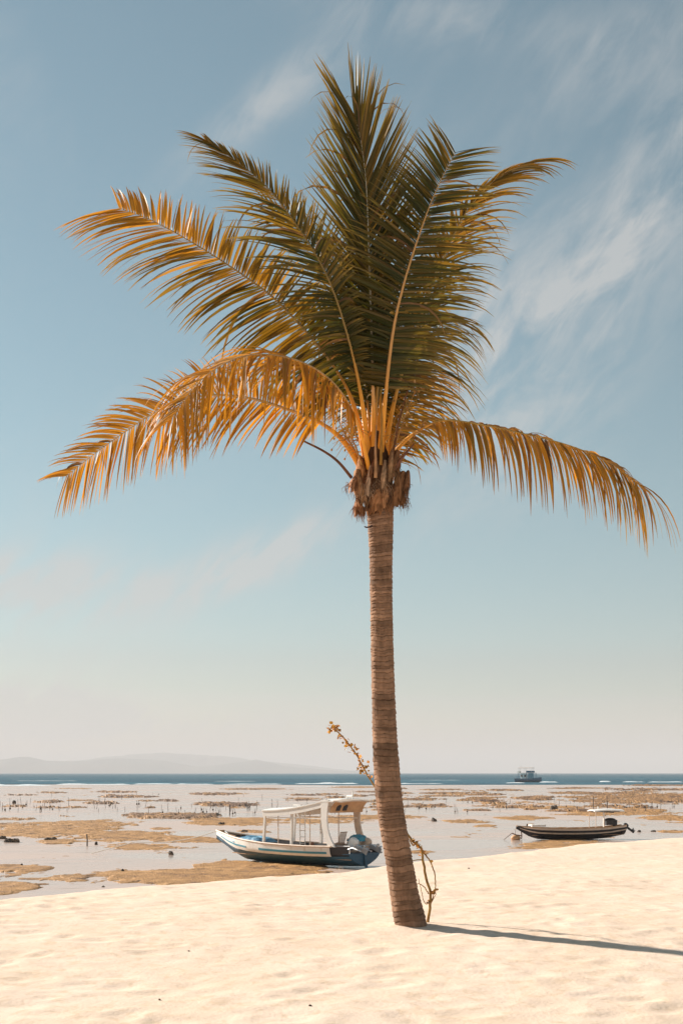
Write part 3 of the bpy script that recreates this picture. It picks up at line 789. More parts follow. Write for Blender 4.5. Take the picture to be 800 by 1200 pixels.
# ---- crown shaft: fibrous sheaths, old stubs, dry flower stalks
m_fib = leaf_mat('fibre', .12, rough=.85, spec=.15)
def sheath(px, py, w, h, lean, d, seed, c0=(.40, .20, .09)):
    """a curled triangular leaf base that wraps the crown, ragged at its lower edge"""
    r = random.Random(seed); mb = MB(); nu, nv = 14, 12; vs = []; cs = []; h = h * .82
    for i in range(nu + 1):
        u = i / nu - .5
        for j in range(nv + 1):
            v = j / nv
            wd = w * .92 * (.35 + .65 * (1 - v) ** .8) * (.62 + .38 * min(1, v / .35))
            x = u * wd + lean * v
            y = d * (1 - (2 * u) ** 2 * .8) * (1 - v * .3 - .18 * (1 - min(1, v / .35))) * -1
            z = v * h - (0 if j else .075 * float(vnoise(np.array(u * 7 + seed), np.array(.3), seed)) + r.uniform(0, .03))
            ck = .006 * math.sin(u * 40 + v * 3 + seed)
            vs.append(PL(px, py) + Vector((x, y + ck, z)))
            k = r.uniform(.40, 1.25) * (.8 + .4 * math.sin(u * 25 + seed) ** 2)
            cs.append(tuple(V(c0) * k))
    fs = [(i * (nv + 1) + j, (i + 1) * (nv + 1) + j, (i + 1) * (nv + 1) + j + 1, i * (nv + 1) + j + 1) for i in range(nu) for j in range(nv)]
    mb.add(vs, fs, cs)
    for q in range(30):           # loose fibres
        a = PL(px, py) + Vector((r.uniform(-.45, .45) * w, -d * .7, r.uniform(0, h * .3)))
        b = a + Vector((r.uniform(-.05, .05), r.uniform(-.04, .02), -r.uniform(.03, .16)))
        mb.tube([a, (a + b) / 2 + Vector((r.uniform(-.03, .03), 0, 0)), b], [.003, .0025, .001], 4, color=tuple(V(c0) * r.uniform(.5, 1.1)))
    mb.build('leaf_sheath', m_fib, palm)
core = MB(); core.tube([PL(445, 604), PL(443, 585), PL(441, 560), PL(440, 530), PL(440, 515), PL(440, 505)], [.125, .15, .16, .12, .07, .03], 24, color=(.10, .05, .025)); core.build('crown_core', m_fib, palm)
sheath(441, 598, .34, .34, .02, .19, 1, (.46, .22, .10))
sheath(426, 588, .22, .36, -.06, .20, 2, (.40, .22, .11))
sheath(462, 590, .22, .36, .08, .19, 3, (.34, .17, .08))
sheath(424, 600, .10, .14, -.05, .19, 4, (.36, .16, .07))
sheath(474, 575, .12, .22, .03, .16, 5, (.24, .12, .06))
sheath(448, 572, .16, .30, .02, .22, 6, (.52, .33, .20))
sheath(432, 566, .12, .24, .05, .235, 7, (.30, .13, .06))
sheath(456, 560, .12, .32, .03, .22, 8, (.50, .30, .16))
r9 = random.Random(99)
def stub(pts, rr_, c, name='old_leaf_stub'):
    ctr, _ = catmull([PL(*p) for p in pts], 14); mb = MB()
    mb.tube(ctr, [rr_[0] + (rr_[1] - rr_[0]) * k / 14 for k in range(15)], 8, flat=.55, color=c)
    mb.c = [tuple(V(c) * r9.uniform(.7, 1.3)) for _ in mb.v]; return mb.build(name, m_fib, palm)
stub([(412, 560, -.1), (396, 541, -.15), (378, 528, -.15), (354, 516, -.15)], (.020, .011), (.20, .10, .06))
stub([(458, 560, -.12), (470, 538, -.15), (485, 520, -.15)], (.030, .008), (.17, .08, .05))
stub([(440, 560, -.18), (440, 520, -.2), (441, 498, -.18)], (.022, .006), (.48, .27, .14))
stub([(446, 545, -.15), (448, 480, -.2), (452, 455, -.2)], (.020, .012), (.46, .24, .06))
stub([(455, 565, -.1), (466, 500, -.18), (479, 452, -.2)], (.022, .008), (.16, .07, .03))
sheath(418, 600, .10, .20, .02, .13, 14, (.42, .19, .09))
sheath(472, 590, .10, .22, -.04, .12, 15, (.24, .12, .06))
sheath(413, 572, .14, .14, .04, .20, 16, (.42, .21, .11))
sheath(430, 578, .13, .30, .03, .235, 17, (.62, .42, .28))
sheath(440, 562, .2, .26, .0, .20, 20, (.20, .10, .05))
sheath(425, 560, .16, .24, -.03, .18, 21, (.46, .21, .08))
sheath(460, 556, .18, .26, .04, .19, 22, (.30, .15, .07))
sheath(468, 584, .14, .34, -.02, .20, 18, (.30, .15, .07))
sheath(449, 592, .20, .22, .02, .20, 19, (.50, .25, .12))
stub([(427, 617, -.10), (430, 618, -.12), (436, 616, -.13)], (.008, .016), (.06, .035, .03))
for (pts, nb, sd_) in [([(424, 540, -.05), (405, 510, -.1), (390, 478, -.1), (376, 455, -.1)], 26, 1), ([(430, 540, .1), (412, 500, .2), (392, 470, .3), (378, 448, .3)], 20, 2),
                       ([(462, 545, .0), (480, 520, -.05), (492, 500, -.1), (500, 490, -.1)], 26, 3), ([(455, 545, -.1), (470, 500, -.15), (482, 468, -.15), (490, 450, -.15)], 24, 4), ([(424, 545, -.15), (415, 520, -.2), (404, 496, -.2)], 16, 5)]:
    r = random.Random(sd_); ctr, _ = catmull([PL(*p) for p in pts], 20); mb = MB()
    mb.tube(ctr, [.010 - .0075 * k / 20 for k in range(21)], 6)
    for k in range(nb):
        i = r.randrange(4, 21); a = ctr[i]; T = (ctr[i] - ctr[i - 1]).normalized()
        dd = (T + Vector((r.uniform(-1.2, 1.2), r.uniform(-1, 1), r.uniform(-1.3, .4)))).normalized(); l = r.uniform(.10, .30)
        b = a + dd * l * .5; c = b + (dd + Vector((0, 0, -1.0))).normalized() * l * .5
        mb.tube([a, b, c], [.004, .0032, .0018], 5)
        if r.random() < .35: mb.ball(c, (.010, .010, .014), 6, 4)
    mb.c = [tuple(V((.50, .27, .09)) * random.uniform(.6, 1.1)) for _ in mb.v]
    mb.build('dry_flower_stalk', m_fib, palm)

# ================================================================== SAPLING behind the trunk
m_sapl = mat('sapling_bark', (.42, .25, .07), rough=.8, noise=(14, (.24, .12, .04), .4, .65))
m_sleaf = leaf_mat('sapling_leaf', .4, (1.3, 1, .6))
sap = empty('sapling', (W(501, 1079, D0 + .25).x, D0 + .25, 0)); SO = Vector(sap.location)
tag(sap, 'thin dry bougainvillea sapling leaning behind the palm trunk with orange leaves at its tip', 'sapling')
def SP(px, py, d=.25): return W(px, py, D0 + d) - SO
def stem(pts, r0, r1, name='branch', n=26):
    ctr, _ = catmull([SP(*p) for p in pts], n); mb = MB(); r = random.Random(int(pts[0][0]))
    ctr = [c + Vector((r.uniform(-.004, .004), r.uniform(-.004, .004), 0)) for c in ctr]
    mb.tube(ctr, [r0 + (r1 - r0) * k / n for k in range(n + 1)], 8); mb.build(name, m_sapl, sap); return ctr
s1 = stem([(501, 1083, .3), (503.5, 1062, .3), (504, 1045, .3), (500, 1032, .3), (496, 1012, .3), (494.5, 1003, .3), (492, 993, .3), (483, 986, .32), (470, 966, .35), (455, 944, .35), (441, 925, .35), (430, 908, .33), (417, 884, .3), (405, 868, .28), (394, 857, .25), (387, 853, .25)], .015, .006, 'stem', 60)
s2 = stem([(494, 996, .3), (499, 1003, .32), (505, 1012, .34), (509, 1025, .35), (510, 1042, .34), (507, 1052, .32), (504, 1063, .3)], .008, .004)
s3 = stem([(502, 1048, .3), (497, 1040, .28), (490, 1036, .26), (485, 1040, .24)], .006, .003)
s4 = stem([(495, 1008, .3), (489, 1008, .26), (482, 1009, .22), (478, 1007, .2)], .006, .003)
s5 = stem([(486, 988, .32), (484, 991, .3), (479, 984, .3), (474, 978, .3)], .009, .004)
s6 = stem([(503, 1055, .3), (500, 1060, .28), (496, 1056, .25), (494, 1046, .24), (490, 1030, .2)], .005, .0025)
s7 = stem([(504, 1060, .3), (508, 1053, .3), (511, 1047, .3)], .005, .003)
lb = MB(); r = random.Random(3)
def leaf(mb, p, s, c, r):
    d = Vector((r.gauss(0, 1), r.gauss(0, 1), r.gauss(-.2, .8))).normalized(); w = d.orthogonal().normalized(); w = (Matrix.Rotation(r.random() * 6, 3, d) @ w); nn = d.cross(w)
    vs = []
    for t, ww in ((0, .0), (.25, .4), (.55, .5), (.8, .3), (1, 0)):
        for e in (-1, 0, 1): vs.append(p + d * s * t + w * e * ww * s + nn * (.12 * s * abs(e) - .15 * s * t * t))
    fs = []
    for k in range(4): fs += [(k * 3, k * 3 + 1, k * 3 + 4, k * 3 + 3), (k * 3 + 1, k * 3 + 2, k * 3 + 5, k * 3 + 4)]
    cc = tuple(V(c) * r.uniform(.6, 1.2)); mb.add(vs, fs, [cc] * 15)
for (px, py, n, sp) in [(387, 854, 14, 3.0), (392, 852, 26, 4.5), (395, 856, 12, 3), (400, 863, 9, 3.5), (404, 869, 9, 3.5), (408, 874, 8, 4), (415, 880, 14, 5), (418, 884, 9, 5), (422, 891, 5, 4), (426, 897, 10, 5), (428, 903, 7, 4), (421, 901, 8, 3.5), (432, 909, 3, 3), (418, 877, 6, 4),
                        (486, 985, 5, 3), (490, 990, 9, 3), (493, 994, 8, 3), (509, 1045, 9, 3), (503, 1057, 5, 3), (495, 1000, 4, 3), (506, 1012, 2, 2)]:
    for i in range(n):
        p = SP(px + r.gauss(0, sp * .5), py + r.gauss(0, sp * .5), .28 + r.gauss(0, .04)); leaf(lb, p, r.uniform(.020, .042), r.choice([(.50, .24, .05), (.42, .26, .05), (.55, .30, .12), (.28, .17, .05)]), r)
lb.build('leaves', m_sleaf, sap)

# small debris on the near sand
m_deb = mat('driftwood', (.16, .09, .05), rough=.8, noise=(30, (.07, .04, .03), .4, .6))
def debris(px, py, s, label, seed):
    mb = MB(); mb.ball((0, 0, s * .3), (s, s * .7, s * .5), 8, 6, .6, seed); mb.ball((s * .9, 0, s * .2), (s * .5, s * .5, s * .35), 7, 5, .6, seed + 1)
    Yd = EYE * F / (py - HOR); x = (px - 400) * Yd / F
    o = mb.build('driftwood_chip', m_deb, smooth=False); o.location = (x, Yd, sand_z(x, Yd)); o.rotation_euler = (0, 0, seed)
    tag(o, label, 'driftwood')
debris(363, 1152, .014, 'dark driftwood chip on the sand below the big boat', 1)
debris(187, 1145, .013, 'small dark driftwood chip on the left sand', 2)
debris(95, 1196, .018, 'dark driftwood chip at the bottom left of the sand', 3)
debris(561, 1195, .011, 'small driftwood chip at the bottom of the sand right of the trunk', 4)
debris(549, 1018, .020, 'driftwood chip on the sand slope right of the sapling', 5)
debris(221, 1105, .010, 'tiny driftwood chip in the middle of the left sand', 6)
# ================================================================== BOATS
m_white = mat('white_paint', (.86, .83, .78), rough=.45, spec=.45, noise=(3.5, (.64, .55, .45), .56, .80), bump=(25, .004))
m_cream = mat('cream_paint', (.68, .53, .41), rough=.5, noise=(3, (.50, .37, .27), .45, .75))
m_navy = mat('navy_paint', (.016, .085, .15), rough=.45, noise=(3, (.04, .10, .15), .45, .8, (1, 1, 3)))
m_teal = mat('teal_stripe', (.06, .27, .36), rough=.4)
m_blue = mat('blue_tarp', (.16, .36, .50), rough=.6, noise=(4, (.07, .2, .33), .4, .6), bump=(5, .06))
m_black = mat('black_paint', (.012, .013, .017), rough=.45, noise=(6, (.04, .035, .035), .5, .75))
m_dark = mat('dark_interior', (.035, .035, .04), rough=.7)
m_wood = mat('deck_wood', (.46, .28, .16), rough=.7, noise=(3, (.30, .17, .10), .4, .65, (1, 6, 1)))
m_tan = mat('tan_board', (.58, .34, .17), rough=.6, noise=(3, (.45, .25, .12), .4, .65))
m_rope = mat('rope', (.62, .57, .50), rough=.9)
m_alu = mat('aluminium', (.60, .60, .60), rough=.35, metallic=.8)

class Hull:
    """x runs from the stem (0) to the transom (Lh)"""
    def __init__(s, Lh, beam, stations):
        s.L = Lh; s.B = beam; s.st = stations         # (x fraction, half beam fraction, keel z, sheer z)
    def at(s, f):
        xs_ = [q[0] for q in s.st]
        return [float(np.interp(f, xs_, [q[k] for q in s.st])) for k in (1, 2, 3)]
    def pt(s, f, t, side, inset=0.0):
        b, zk, zs = s.at(f); b = b * s.B / 2
        # section: keel -> bilge -> gunwale with flare
        prof = math.sin(min(1, t * 1.35) * math.pi / 2) ** .8 * (.84 + .16 * t)
        z = zk + (zs - zk) * t ** 1.15
        y = max(0, b * prof - inset)
        rake = (1 - t) * s.rake * max(0, 1 - f * 3.2)
        return Vector((f * s.L + rake, side * y, z + (inset * .6 if t < .5 else 0)))
    rake = .0

def strip(h, t0, t1, f0, f1, mat_, name, parent, nf=36, nt_=5, out=0.0, thick=.02, sides=(1, -1)):
    for_all = MB()
    for side in sides:
        def fn(u, v, sd=side):
            f = f0 + (f1 - f0) * u; p = h.pt(f, t0 + (t1 - t0) * v, sd); p.y += sd * out; return p
        for_all.slab(fn, nf, nt_, (0, -side * thick, 0))
    return for_all.build(name, mat_, parent)

def outboard(parent, x, y, z, s, mcowl, mleg, tilt=0.0, name='outboard_engine'):
    M = Matrix.Rotation(tilt, 3, 'Y')
    def T(p): return Vector((x, y, z)) + M @ (Vector(p) * s)
    mb = MB()
    def cowl(u, v):
        a = 2 * math.pi * u; ph = -math.pi / 2 + math.pi * v
        cx = abs(math.cos(ph)) ** .55; q = Vector((.30 * cx * math.copysign(abs(math.cos(a)) ** .6, math.cos(a)), .20 * cx * math.copysign(abs(math.sin(a)) ** .6, math.sin(a)), .25 * math.copysign(abs(math.sin(ph)) ** .7, math.sin(ph)) + .1))
        return T(q)
    mb.grid(cowl, 18, 12)
    e = mb.build(name, mcowl, parent)
    lg = MB(); lg.box(T((.02, 0, -.35)), (.20 * s, .13 * s, .60 * s), M); lg.box(T((.12, 0, -.66)), (.42 * s, .10 * s, .07 * s), M); lg.box(T((.04, 0, -.82)), (.26 * s, .06 * s, .26 * s), M)
    lg.build('engine_leg', mleg, e)
    pr = MB()
    for k in range(3):
        a = k * 2.094; pr.box(T((.22, .10 * math.cos(a), -.80 + .10 * math.sin(a))), (.03 * s, .12 * s, .08 * s), M @ Matrix.Rotation(a, 3, 'X'))
    pr.ball(T((.2, 0, -.80)), .045 * s, 8, 6); pr.build('propeller', mleg, e)
    return e

# ---------------- the big boat
Yb = 72.4                                          # the bow, about 72 m away
PM = F / Yb
yaw = R(-44)
bow_x = (254 - 400) / F * Yb
boat = empty('tour_boat', (bow_x, Yb, FLAT + .02), yaw)
tag(boat, 'white and navy canopied day boat aground on the flat left of the palm trunk', 'boat')
BL = 10.3
h = Hull(BL, 2.45, [(0, .02, 1.02, 1.44), (.06, .20, .78, 1.36), (.14, .44, .38, 1.25), (.22, .66, .10, 1.17), (.32, .84, .03, 1.08), (.45, .96, .0, 1.00), (.6, 1.0, .0, .96), (.75, 1.0, .02, .95), (.9, .96, .05, .98), (1, .90, .10, 1.02)])
strip(h, 0, .56, 0, 1, m_navy, 'hull_bottom', boat, nt_=8)
strip(h, .56, 1, 0, .89, m_white, 'hull_side', boat, out=.012, nt_=6)
strip(h, .70, .77, .06, .32, m_teal, 'stripe', boat, out=.026, nt_=1, thick=.012)
strip(h, .68, .78, .42, .87, m_teal, 'stripe', boat, out=.026, nt_=1, thick=.012)
# interior skin, floor and transom
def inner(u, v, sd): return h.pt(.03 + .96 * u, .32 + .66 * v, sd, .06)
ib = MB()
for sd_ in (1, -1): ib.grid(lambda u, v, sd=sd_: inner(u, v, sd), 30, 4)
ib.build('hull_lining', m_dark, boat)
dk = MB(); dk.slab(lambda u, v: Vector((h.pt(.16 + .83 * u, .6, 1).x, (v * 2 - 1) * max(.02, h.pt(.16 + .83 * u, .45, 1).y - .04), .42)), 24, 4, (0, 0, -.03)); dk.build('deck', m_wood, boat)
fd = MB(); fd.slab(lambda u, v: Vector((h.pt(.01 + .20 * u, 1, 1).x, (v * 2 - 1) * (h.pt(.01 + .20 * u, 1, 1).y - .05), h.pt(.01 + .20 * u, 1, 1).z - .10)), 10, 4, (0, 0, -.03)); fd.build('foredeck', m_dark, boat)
gw = MB()
for sd_ in (1, -1):
    gw.tube([h.pt(f / 40, 1, sd_) + Vector((0, sd_ * .0, .015)) for f in range(0, 37)], .045, 8)
gw.build('gunwale', m_cream, boat)
tr = MB(); tr.slab(lambda u, v: Vector((BL + .0, (u * 2 - 1) * h.pt(1, .05 + .63 * v, 1).y, h.pt(1, .05 + .63 * v, 1).z)), 8, 5, (-.05, 0, 0)); tr.build('transom', m_navy, boat)
# the dark open stern platform
qb = MB(); qb.box((BL * .945, 0, .66), (.95, 2.0, .05)); qb.build('stern_platform', m_navy, boat)
rl = MB()
for sd_ in (-1.0, 1.0):
    rl.tube([(BL * .90, sd_, .70), (BL * .90, sd_, 1.02), (BL * 1.0, sd_, 1.04), (BL * 1.0, sd_, .70)], .022, 8)
rl.tube([(BL * 1.0, -1.0, 1.04), (BL * 1.0, 1.0, 1.04)], .022, 8); rl.build('stern_rail', m_alu, boat)
# bow timbers lying crossed in the bow
for k, (a, b_) in enumerate([((.55, -.20, 1.38), (1.5, .35, 1.26)), ((.45, .16, 1.40), (1.35, -.42, 1.28)), ((.9, -.3, 1.34), (2.0, -.5, 1.22))]):
    mb = MB(); mb.bar(a, b_, .07, .06); mb.build('bow_beam', m_wood if k != 1 else m_white, boat)
ck = MB(); ck.box((.35, 0, 1.44), (.12, .34, .08)); ck.build('mooring_cleat', m_tan, boat)
# canopy
RZ = 2.52
def post(x, y, z0, z1, w, m, x1=None):
    mb = MB(); mb.bar((x, y, z0), (x if x1 is None else x1, y, z1), w); return mb.build('canopy_post', m, boat)
XF, XM, XR = 4.6, 6.5, 8.85
for y in (-1.0, 1.0):
    post(XF - .02, y, 1.02, RZ - .02, .11, m_white, XF + .10)
    post(XM, y, .98, RZ + .02, .11, m_white, XM + .03)
post(5.55, -.96, .95, RZ + .05, .035, m_cream); post(7.7, -.96, .95, RZ + .2, .035, m_cream); post(7.7, .96, .95, RZ + .2, .035, m_cream)
def roof_z(x): return RZ + .02 + .42 * max(0, min(1.1, (x - XF) / 3.7)) ** 1.8
rf = MB()
def roof(u, v):
    x = XF - .02 + (XR + .55 - XF) * u; y = (v * 2 - 1) * 1.15
    return Vector((x, y, roof_z(x) + .10 * (1 - (v * 2 - 1) ** 2)))
rf.slab(roof, 20, 10, (0, 0, .05)); rf.build('canopy_roof', m_white, boat)
fb = MB()
for y in (-1.12, 1.12):
    fb.slab(lambda u, v, y=y: Vector((XF + (XR - XF) * u, y, roof_z(XF + (XR - XF) * u) + .02 - .27 * v)), 12, 1, (0, .03, 0))
    fb.slab(lambda u, v, y=y: Vector((XF + (XR - XF) * u, y * .93, RZ - .24 - .05 * v)), 4, 1, (0, .03, 0))
fb.slab(lambda u, v: Vector((XF, (u * 2 - 1) * 1.10, RZ - .0 - .10 * v)), 4, 1, (.03, 0, 0))
fb.build('canopy_beam', m_white, boat)
# curved arch legs at the back of the canopy
for sd_ in (-1, 1):
    am = MB()
    def arch(u, v, sd=sd_):
        z = .98 + (roof_z(XR) + .10 - .98) * u
        xc = XR + .30 - .72 * (4 * u * (1 - u)) * .55 * 1.0 - .30 * u ** 4 + .12 * (1 - u)
        w = .30 + .20 * u ** 3 + .12 * (1 - u) ** 2
        return Vector((xc + (v - .5) * w, sd * 1.14, z))
    am.slab(arch, 18, 3, (0, -sd_ * .09, 0)); am.build('arch_leg', m_white if sd_ < 0 else m_cream, boat)
# tan panel across the back that flares out under the roof end
pb = MB()
def panel(u, v):
    y = (u * 2 - 1) * 1.08; fl_ = v ** 2.0
    return Vector((XR + .30 + .42 * fl_, y, roof_z(XR) - .50 + .56 * v))
pb.slab(panel, 14, 8, (-.035, 0, 0)); pn = pb.build('rear_panel', m_tan, boat)
for yy in (-.62, -.18):
    wb = MB()
    def win(u, v, yy=yy):
        z = v * .24; hw = .13 if v < .6 else .13 * math.sqrt(max(0, 1 - ((v - .6) / .4) ** 2)) + .005
        t = .16 + v * .5
        return Vector((XR + .312 + .42 * t ** 2, yy + (u * 2 - 1) * hw, roof_z(XR) - .50 + .56 * t))
    wb.slab(win, 6, 8, (.015, 0, 0)); wb.build('window', m_dark, pn)
ov = MB()
ov.slab(lambda u, v: Vector((XR + .55 + .42 * u + .0, (v * 2 - 1) * (1.15 - .05 * u), roof_z(XR + .5) + .06 * (1 - (v * 2 - 1) ** 2) + .02 - .05 * u * u)), 8, 10, (0, 0, .05)); ov.build('roof_overhang', m_cream, boat)
hm = MB(); hm.tube([(XR + .05, .3, roof_z(XR) + .12), (XR + .05, .3, roof_z(XR) + .26), (XR + .40, .3, roof_z(XR) + .26)], .05, 8); hm.tube([(XR + .40, .3, roof_z(XR) + .12), (XR + .40, .3, roof_z(XR) + .50)], .03, 8); hm.build('air_horn', m_white, boat)
# ladder standing inside, fixed to the roof
ldr = MB()
for xx in (XM + .18, XM + .52): ldr.tube([(xx, -.6, .5), (xx, -.62, RZ + .30)], .022, 8)
for k in range(6): ldr.tube([(XM + .18, -.605, .75 + .3 * k), (XM + .52, -.605, .75 + .3 * k)], .018, 6)
ldr.build('ladder', m_white, boat)
rh = MB(); rh.tube([(XM - .02, -.9, RZ + .10), (XM + .02, -.9, RZ + .34), (XM + .48, -.9, RZ + .34), (XM + .52, -.9, RZ + .14)], .022, 8); rh.build('roof_handrail', m_white, boat)
# benches
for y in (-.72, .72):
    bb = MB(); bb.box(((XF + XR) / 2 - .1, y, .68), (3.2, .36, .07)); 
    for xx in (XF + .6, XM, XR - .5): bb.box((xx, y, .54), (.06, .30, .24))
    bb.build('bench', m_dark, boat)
# console and steering
cs_ = MB(); cs_.box((XR + .30, .45, .80), (.36, .55, .75)); cs_.box((XR + .24, .45, 1.22), (.30, .50, .10), Matrix.Rotation(R(20), 3, 'Y')); cs_.build('console', m_cream, boat)
outboard(boat, BL - .28, -.38, 1.10, .9, m_white, m_alu, R(-62)); outboard(boat, BL - .16, .38, 1.08, .9, m_cream, m_alu, R(-68))
ex_ = MB(); ex_.tube([(BL - .7, -.65, .78), (BL - .1, -.7, .95), (BL + .45, -.72, .82)], .05, 8); ex_.tube([(BL - .8, -.2, .8), (BL - .2, -.1, .98), (BL + .55, -.15, .80)], .04, 8); ex_.tube([(BL - .8, .6, .8), (BL - .1, .65, .9), (BL + .5, .6, .72)], .045, 8); ex_.build('propeller_shaft', m_alu, boat)
sk = MB(); sk.slab(lambda u, v: Vector((BL - .98 + .28 * u, -.74 + .02 * v, .10 - .26 * v * (1 - .0 * u))), 3, 3, (0, .04, 0)); sk.build('skeg', m_white, boat)
rd = MB(); rd.bar((BL + .02, .0, .75), (BL + .10, .0, .02), .14, .05); rd.build('rudder', m_navy, boat)

def on_boat(p):
    return Vector(boat.location) + Matrix.Rotation(yaw, 3, 'Z') @ Vector(p)
# things lying on the boat
def cloth(name, c, sx_, sy_, sz_, m, label, cat, seed, rz=0):
    mb = MB()
    def f(u, v):
        a = (u - .5) * 2; b_ = (v - .5) * 2
        e = max(0, 1 - abs(a) ** 5) * max(0, 1 - abs(b_) ** 5)
        n = float(fbm(np.array(u * 4 + seed), np.array(v * 4), seed, 3))
        return Vector((a * sx_, b_ * sy_, sz_ * e * (.45 + 1.0 * n)))
    mb.slab(f, 20, 16, (0, 0, -.012)); o = mb.build(name, m); o.location = on_boat(c); o.rotation_euler = (0, 0, yaw + rz)
    tag(o, label, cat)
cloth('tarpaulin', (3.0, -.10, .98), .95, .70, .26, m_blue, 'light blue tarpaulin bundled on the foredeck of the big boat', 'tarpaulin', 3)
cloth('engine_tarpaulin', (BL - .55, .15, 1.24), .38, .40, .26, m_teal, 'dark teal tarpaulin over the gear at the stern of the big boat', 'tarpaulin', 6)
m_bag = mat('brown_cloth', (.30, .14, .08), rough=.85, bump=(9, .03))
bgm = MB(); bgm.ball((0, 0, .15), (.20, .16, .17), 12, 8, .15, 3); bgm.ball((.0, 0, .33), (.07, .06, .09), 8, 6, .2, 4); bgm.ball((.20, .02, .09), (.16, .13, .10), 10, 6, .2, 5)
o = bgm.build('bag', m_bag); o.location = on_boat((7.6, -.72, .716)); tag(o, 'reddish brown cloth bag on the bench of the big boat', 'bag')
m_seat = mat('rattan', (.42, .27, .18), rough=.7)
ch = empty('deck_chair', on_boat((XR - .05, -.25, .45)), yaw + R(12))
tag(ch, 'slatted brown deck chair at the back of the big boat under the arch', 'chair')
mb = MB()
for k in range(7):
    y = -.27 + k * .09
    mb.tube([(.16, y, .45), (.22, y, .75), (.34, y, 1.18)], .018, 6)
mb.tube([(.34, -.3, 1.18), (.34, .3, 1.18)], .02, 6); mb.build('backrest', m_seat, ch)
mb = MB(); mb.box((-.05, 0, .44), (.46, .56, .04)); mb.build('seat', m_seat, ch)
for (xx, yy) in ((-.24, -.24), (-.24, .24), (.14, -.24), (.14, .24)):
    mb = MB(); mb.tube([(xx, yy, 0), (xx, yy, .44)], .02, 6); mb.build('leg', m_seat, ch)
for yy in (-.29, .29):
    mb = MB(); mb.tube([(.22, yy, .66), (-.24, yy, .66), (-.24, yy, .44)], .018, 6); mb.build('armrest', m_seat, ch)
# mooring rope from the bow to the flat
bw = on_boat((.05, 0, 1.44)); far_ = G(196, 994)
rp = MB(); pts = []
for k in range(25):
    t = k / 24; p = bw.lerp(Vector((far_.x, bw.y + (far_.y - bw.y), FLAT + .75)), t) if False else bw.lerp(Vector((bw.x - 4.6, bw.y + 3.0, FLAT + .75)), t); p.z -= .45 * 4 * t * (1 - t) * .55
    pts.append(p)
pts.append(Vector((bw.x - 7.2, bw.y + 4.6, FLAT + .04)))
rp.tube(pts, .022, 6); o = rp.build('mooring_rope', m_rope); tag(o, 'pale mooring rope running left from the bow of the big boat', 'rope')

# ---------------- the small boat
Ys = (EYE - FLAT) * F / (984.5 - HOR)
yaw2 = R(13)
bx = (604.5 - 400) / F * (Ys - .3)
sb = empty('fishing_boat', (bx, Ys - .3, FLAT + .02), yaw2)
tag(sb, 'small black wooden motor boat with white sunshade aground right of the palm', 'boat')
SL = 7.6
h2 = Hull(SL, 1.35, [(0, .02, .72, .90), (.05, .16, .50, .86), (.12, .40, .20, .81), (.2, .62, .02, .77), (.35, .88, -.03, .73), (.5, 1.0, -.03, .71), (.7, .98, -.02, .73), (.85, .86, .06, .79), (1, .62, .28, .90)])
strip(h2, 0, .52, 0, 1, m_black, 'hull_bottom', sb, nt_=7)
strip(h2, .54, .66, .03, 1, m_cream, 'stripe', sb, out=.03, nt_=1, thick=.03)
strip(h2, .50, .84, 0, 1, m_black, 'hull_side', sb, out=.012, nt_=4)
strip(h2, .84, 1, .06, 1, m_cream, 'wash_board', sb, out=.02, nt_=2)
ib = MB()
for sd_ in (1, -1): ib.grid(lambda u, v, sd=sd_: h2.pt(.04 + .94 * u, .35 + .63 * v, sd, .05), 26, 4)
ib.build('hull_lining', m_wood, sb)
dk = MB(); dk.slab(lambda u, v: Vector((h2.pt(.14 + .84 * u, .6, 1).x, (v * 2 - 1) * max(.02, h2.pt(.14 + .84 * u, .45, 1).y - .03), .30)), 20, 3, (0, 0, -.03)); dk.build('deck', m_wood, sb)
gw = MB()
for sd_ in (1, -1): gw.tube([h2.pt(f / 40, 1, sd_) + Vector((0, 0, .01)) for f in range(0, 41)], .03, 8)
gw.build('gunwale', m_tan, sb)
bs = MB(); bs.box((.55, 0, .86), (.85, .24, .05)); bs.build('bow_board', m_black, sb)
hb = MB(); hb.box((1.45, 0, .92), (.95, .72, .14)); hb.build('hatch', m_white, sb)
for xx in (2.6, 3.7, 4.7):
    tw_ = MB(); tw_.box((xx, 0, .70), (.22, 1.16, .04)); tw_.build('thwart', m_tan, sb)
tr = MB(); tr.slab(lambda u, v: Vector((SL - .01, (u * 2 - 1) * h2.pt(1, .05 + .9 * v, 1).y, h2.pt(1, .05 + .9 * v, 1).z)), 6, 4, (-.05, 0, 0)); tr.build('transom', m_tan, sb)
outboard(sb, SL + .14, 0, .78, .72, m_black, m_black, R(-55))
eb = MB(); eb.box((SL - .95, 0, 1.08), (.70, .55, .34)); eb.ball((SL - 1.0, 0, 1.26), (.40, .28, .13), 14, 6); eb.tube([(SL - .8, 0, .9), (SL - .35, .05, .74), (SL - .2, .1, .72)], .06, 8); eb.build('inboard_engine', m_black, sb)
sh = MB()
def shade(u, v):
    x = 5.25 + 2.1 * u; y = (v * 2 - 1) * .62
    return Vector((x, y, 1.80 + .07 * (1 - (2 * v - 1) ** 2) + .06 * math.sin(u * math.pi)))
sh.slab(shade, 12, 8, (0, 0, .08)); sh.build('sunshade', m_white, sb)
sf = MB()
sf.bar((5.25, 0, 1.80), (7.3, 0, 1.80), .05); sf.bar((6.15, -.6, 1.78), (6.15, .6, 1.78), .05); sf.bar((6.6, -.6, 1.76), (6.6, .6, 1.76), .06); sf.build('sunshade_frame', m_dark, sb)
for (xx, yy, w_, m_) in ((6.15, 0, .085, m_white), (5.35, -.55, .035, m_cream), (5.35, .55, .035, m_cream)):
    pp = MB(); pp.bar((xx, yy, .5), (xx, yy, 1.80), w_); pp.build('sunshade_post', m_, sb)
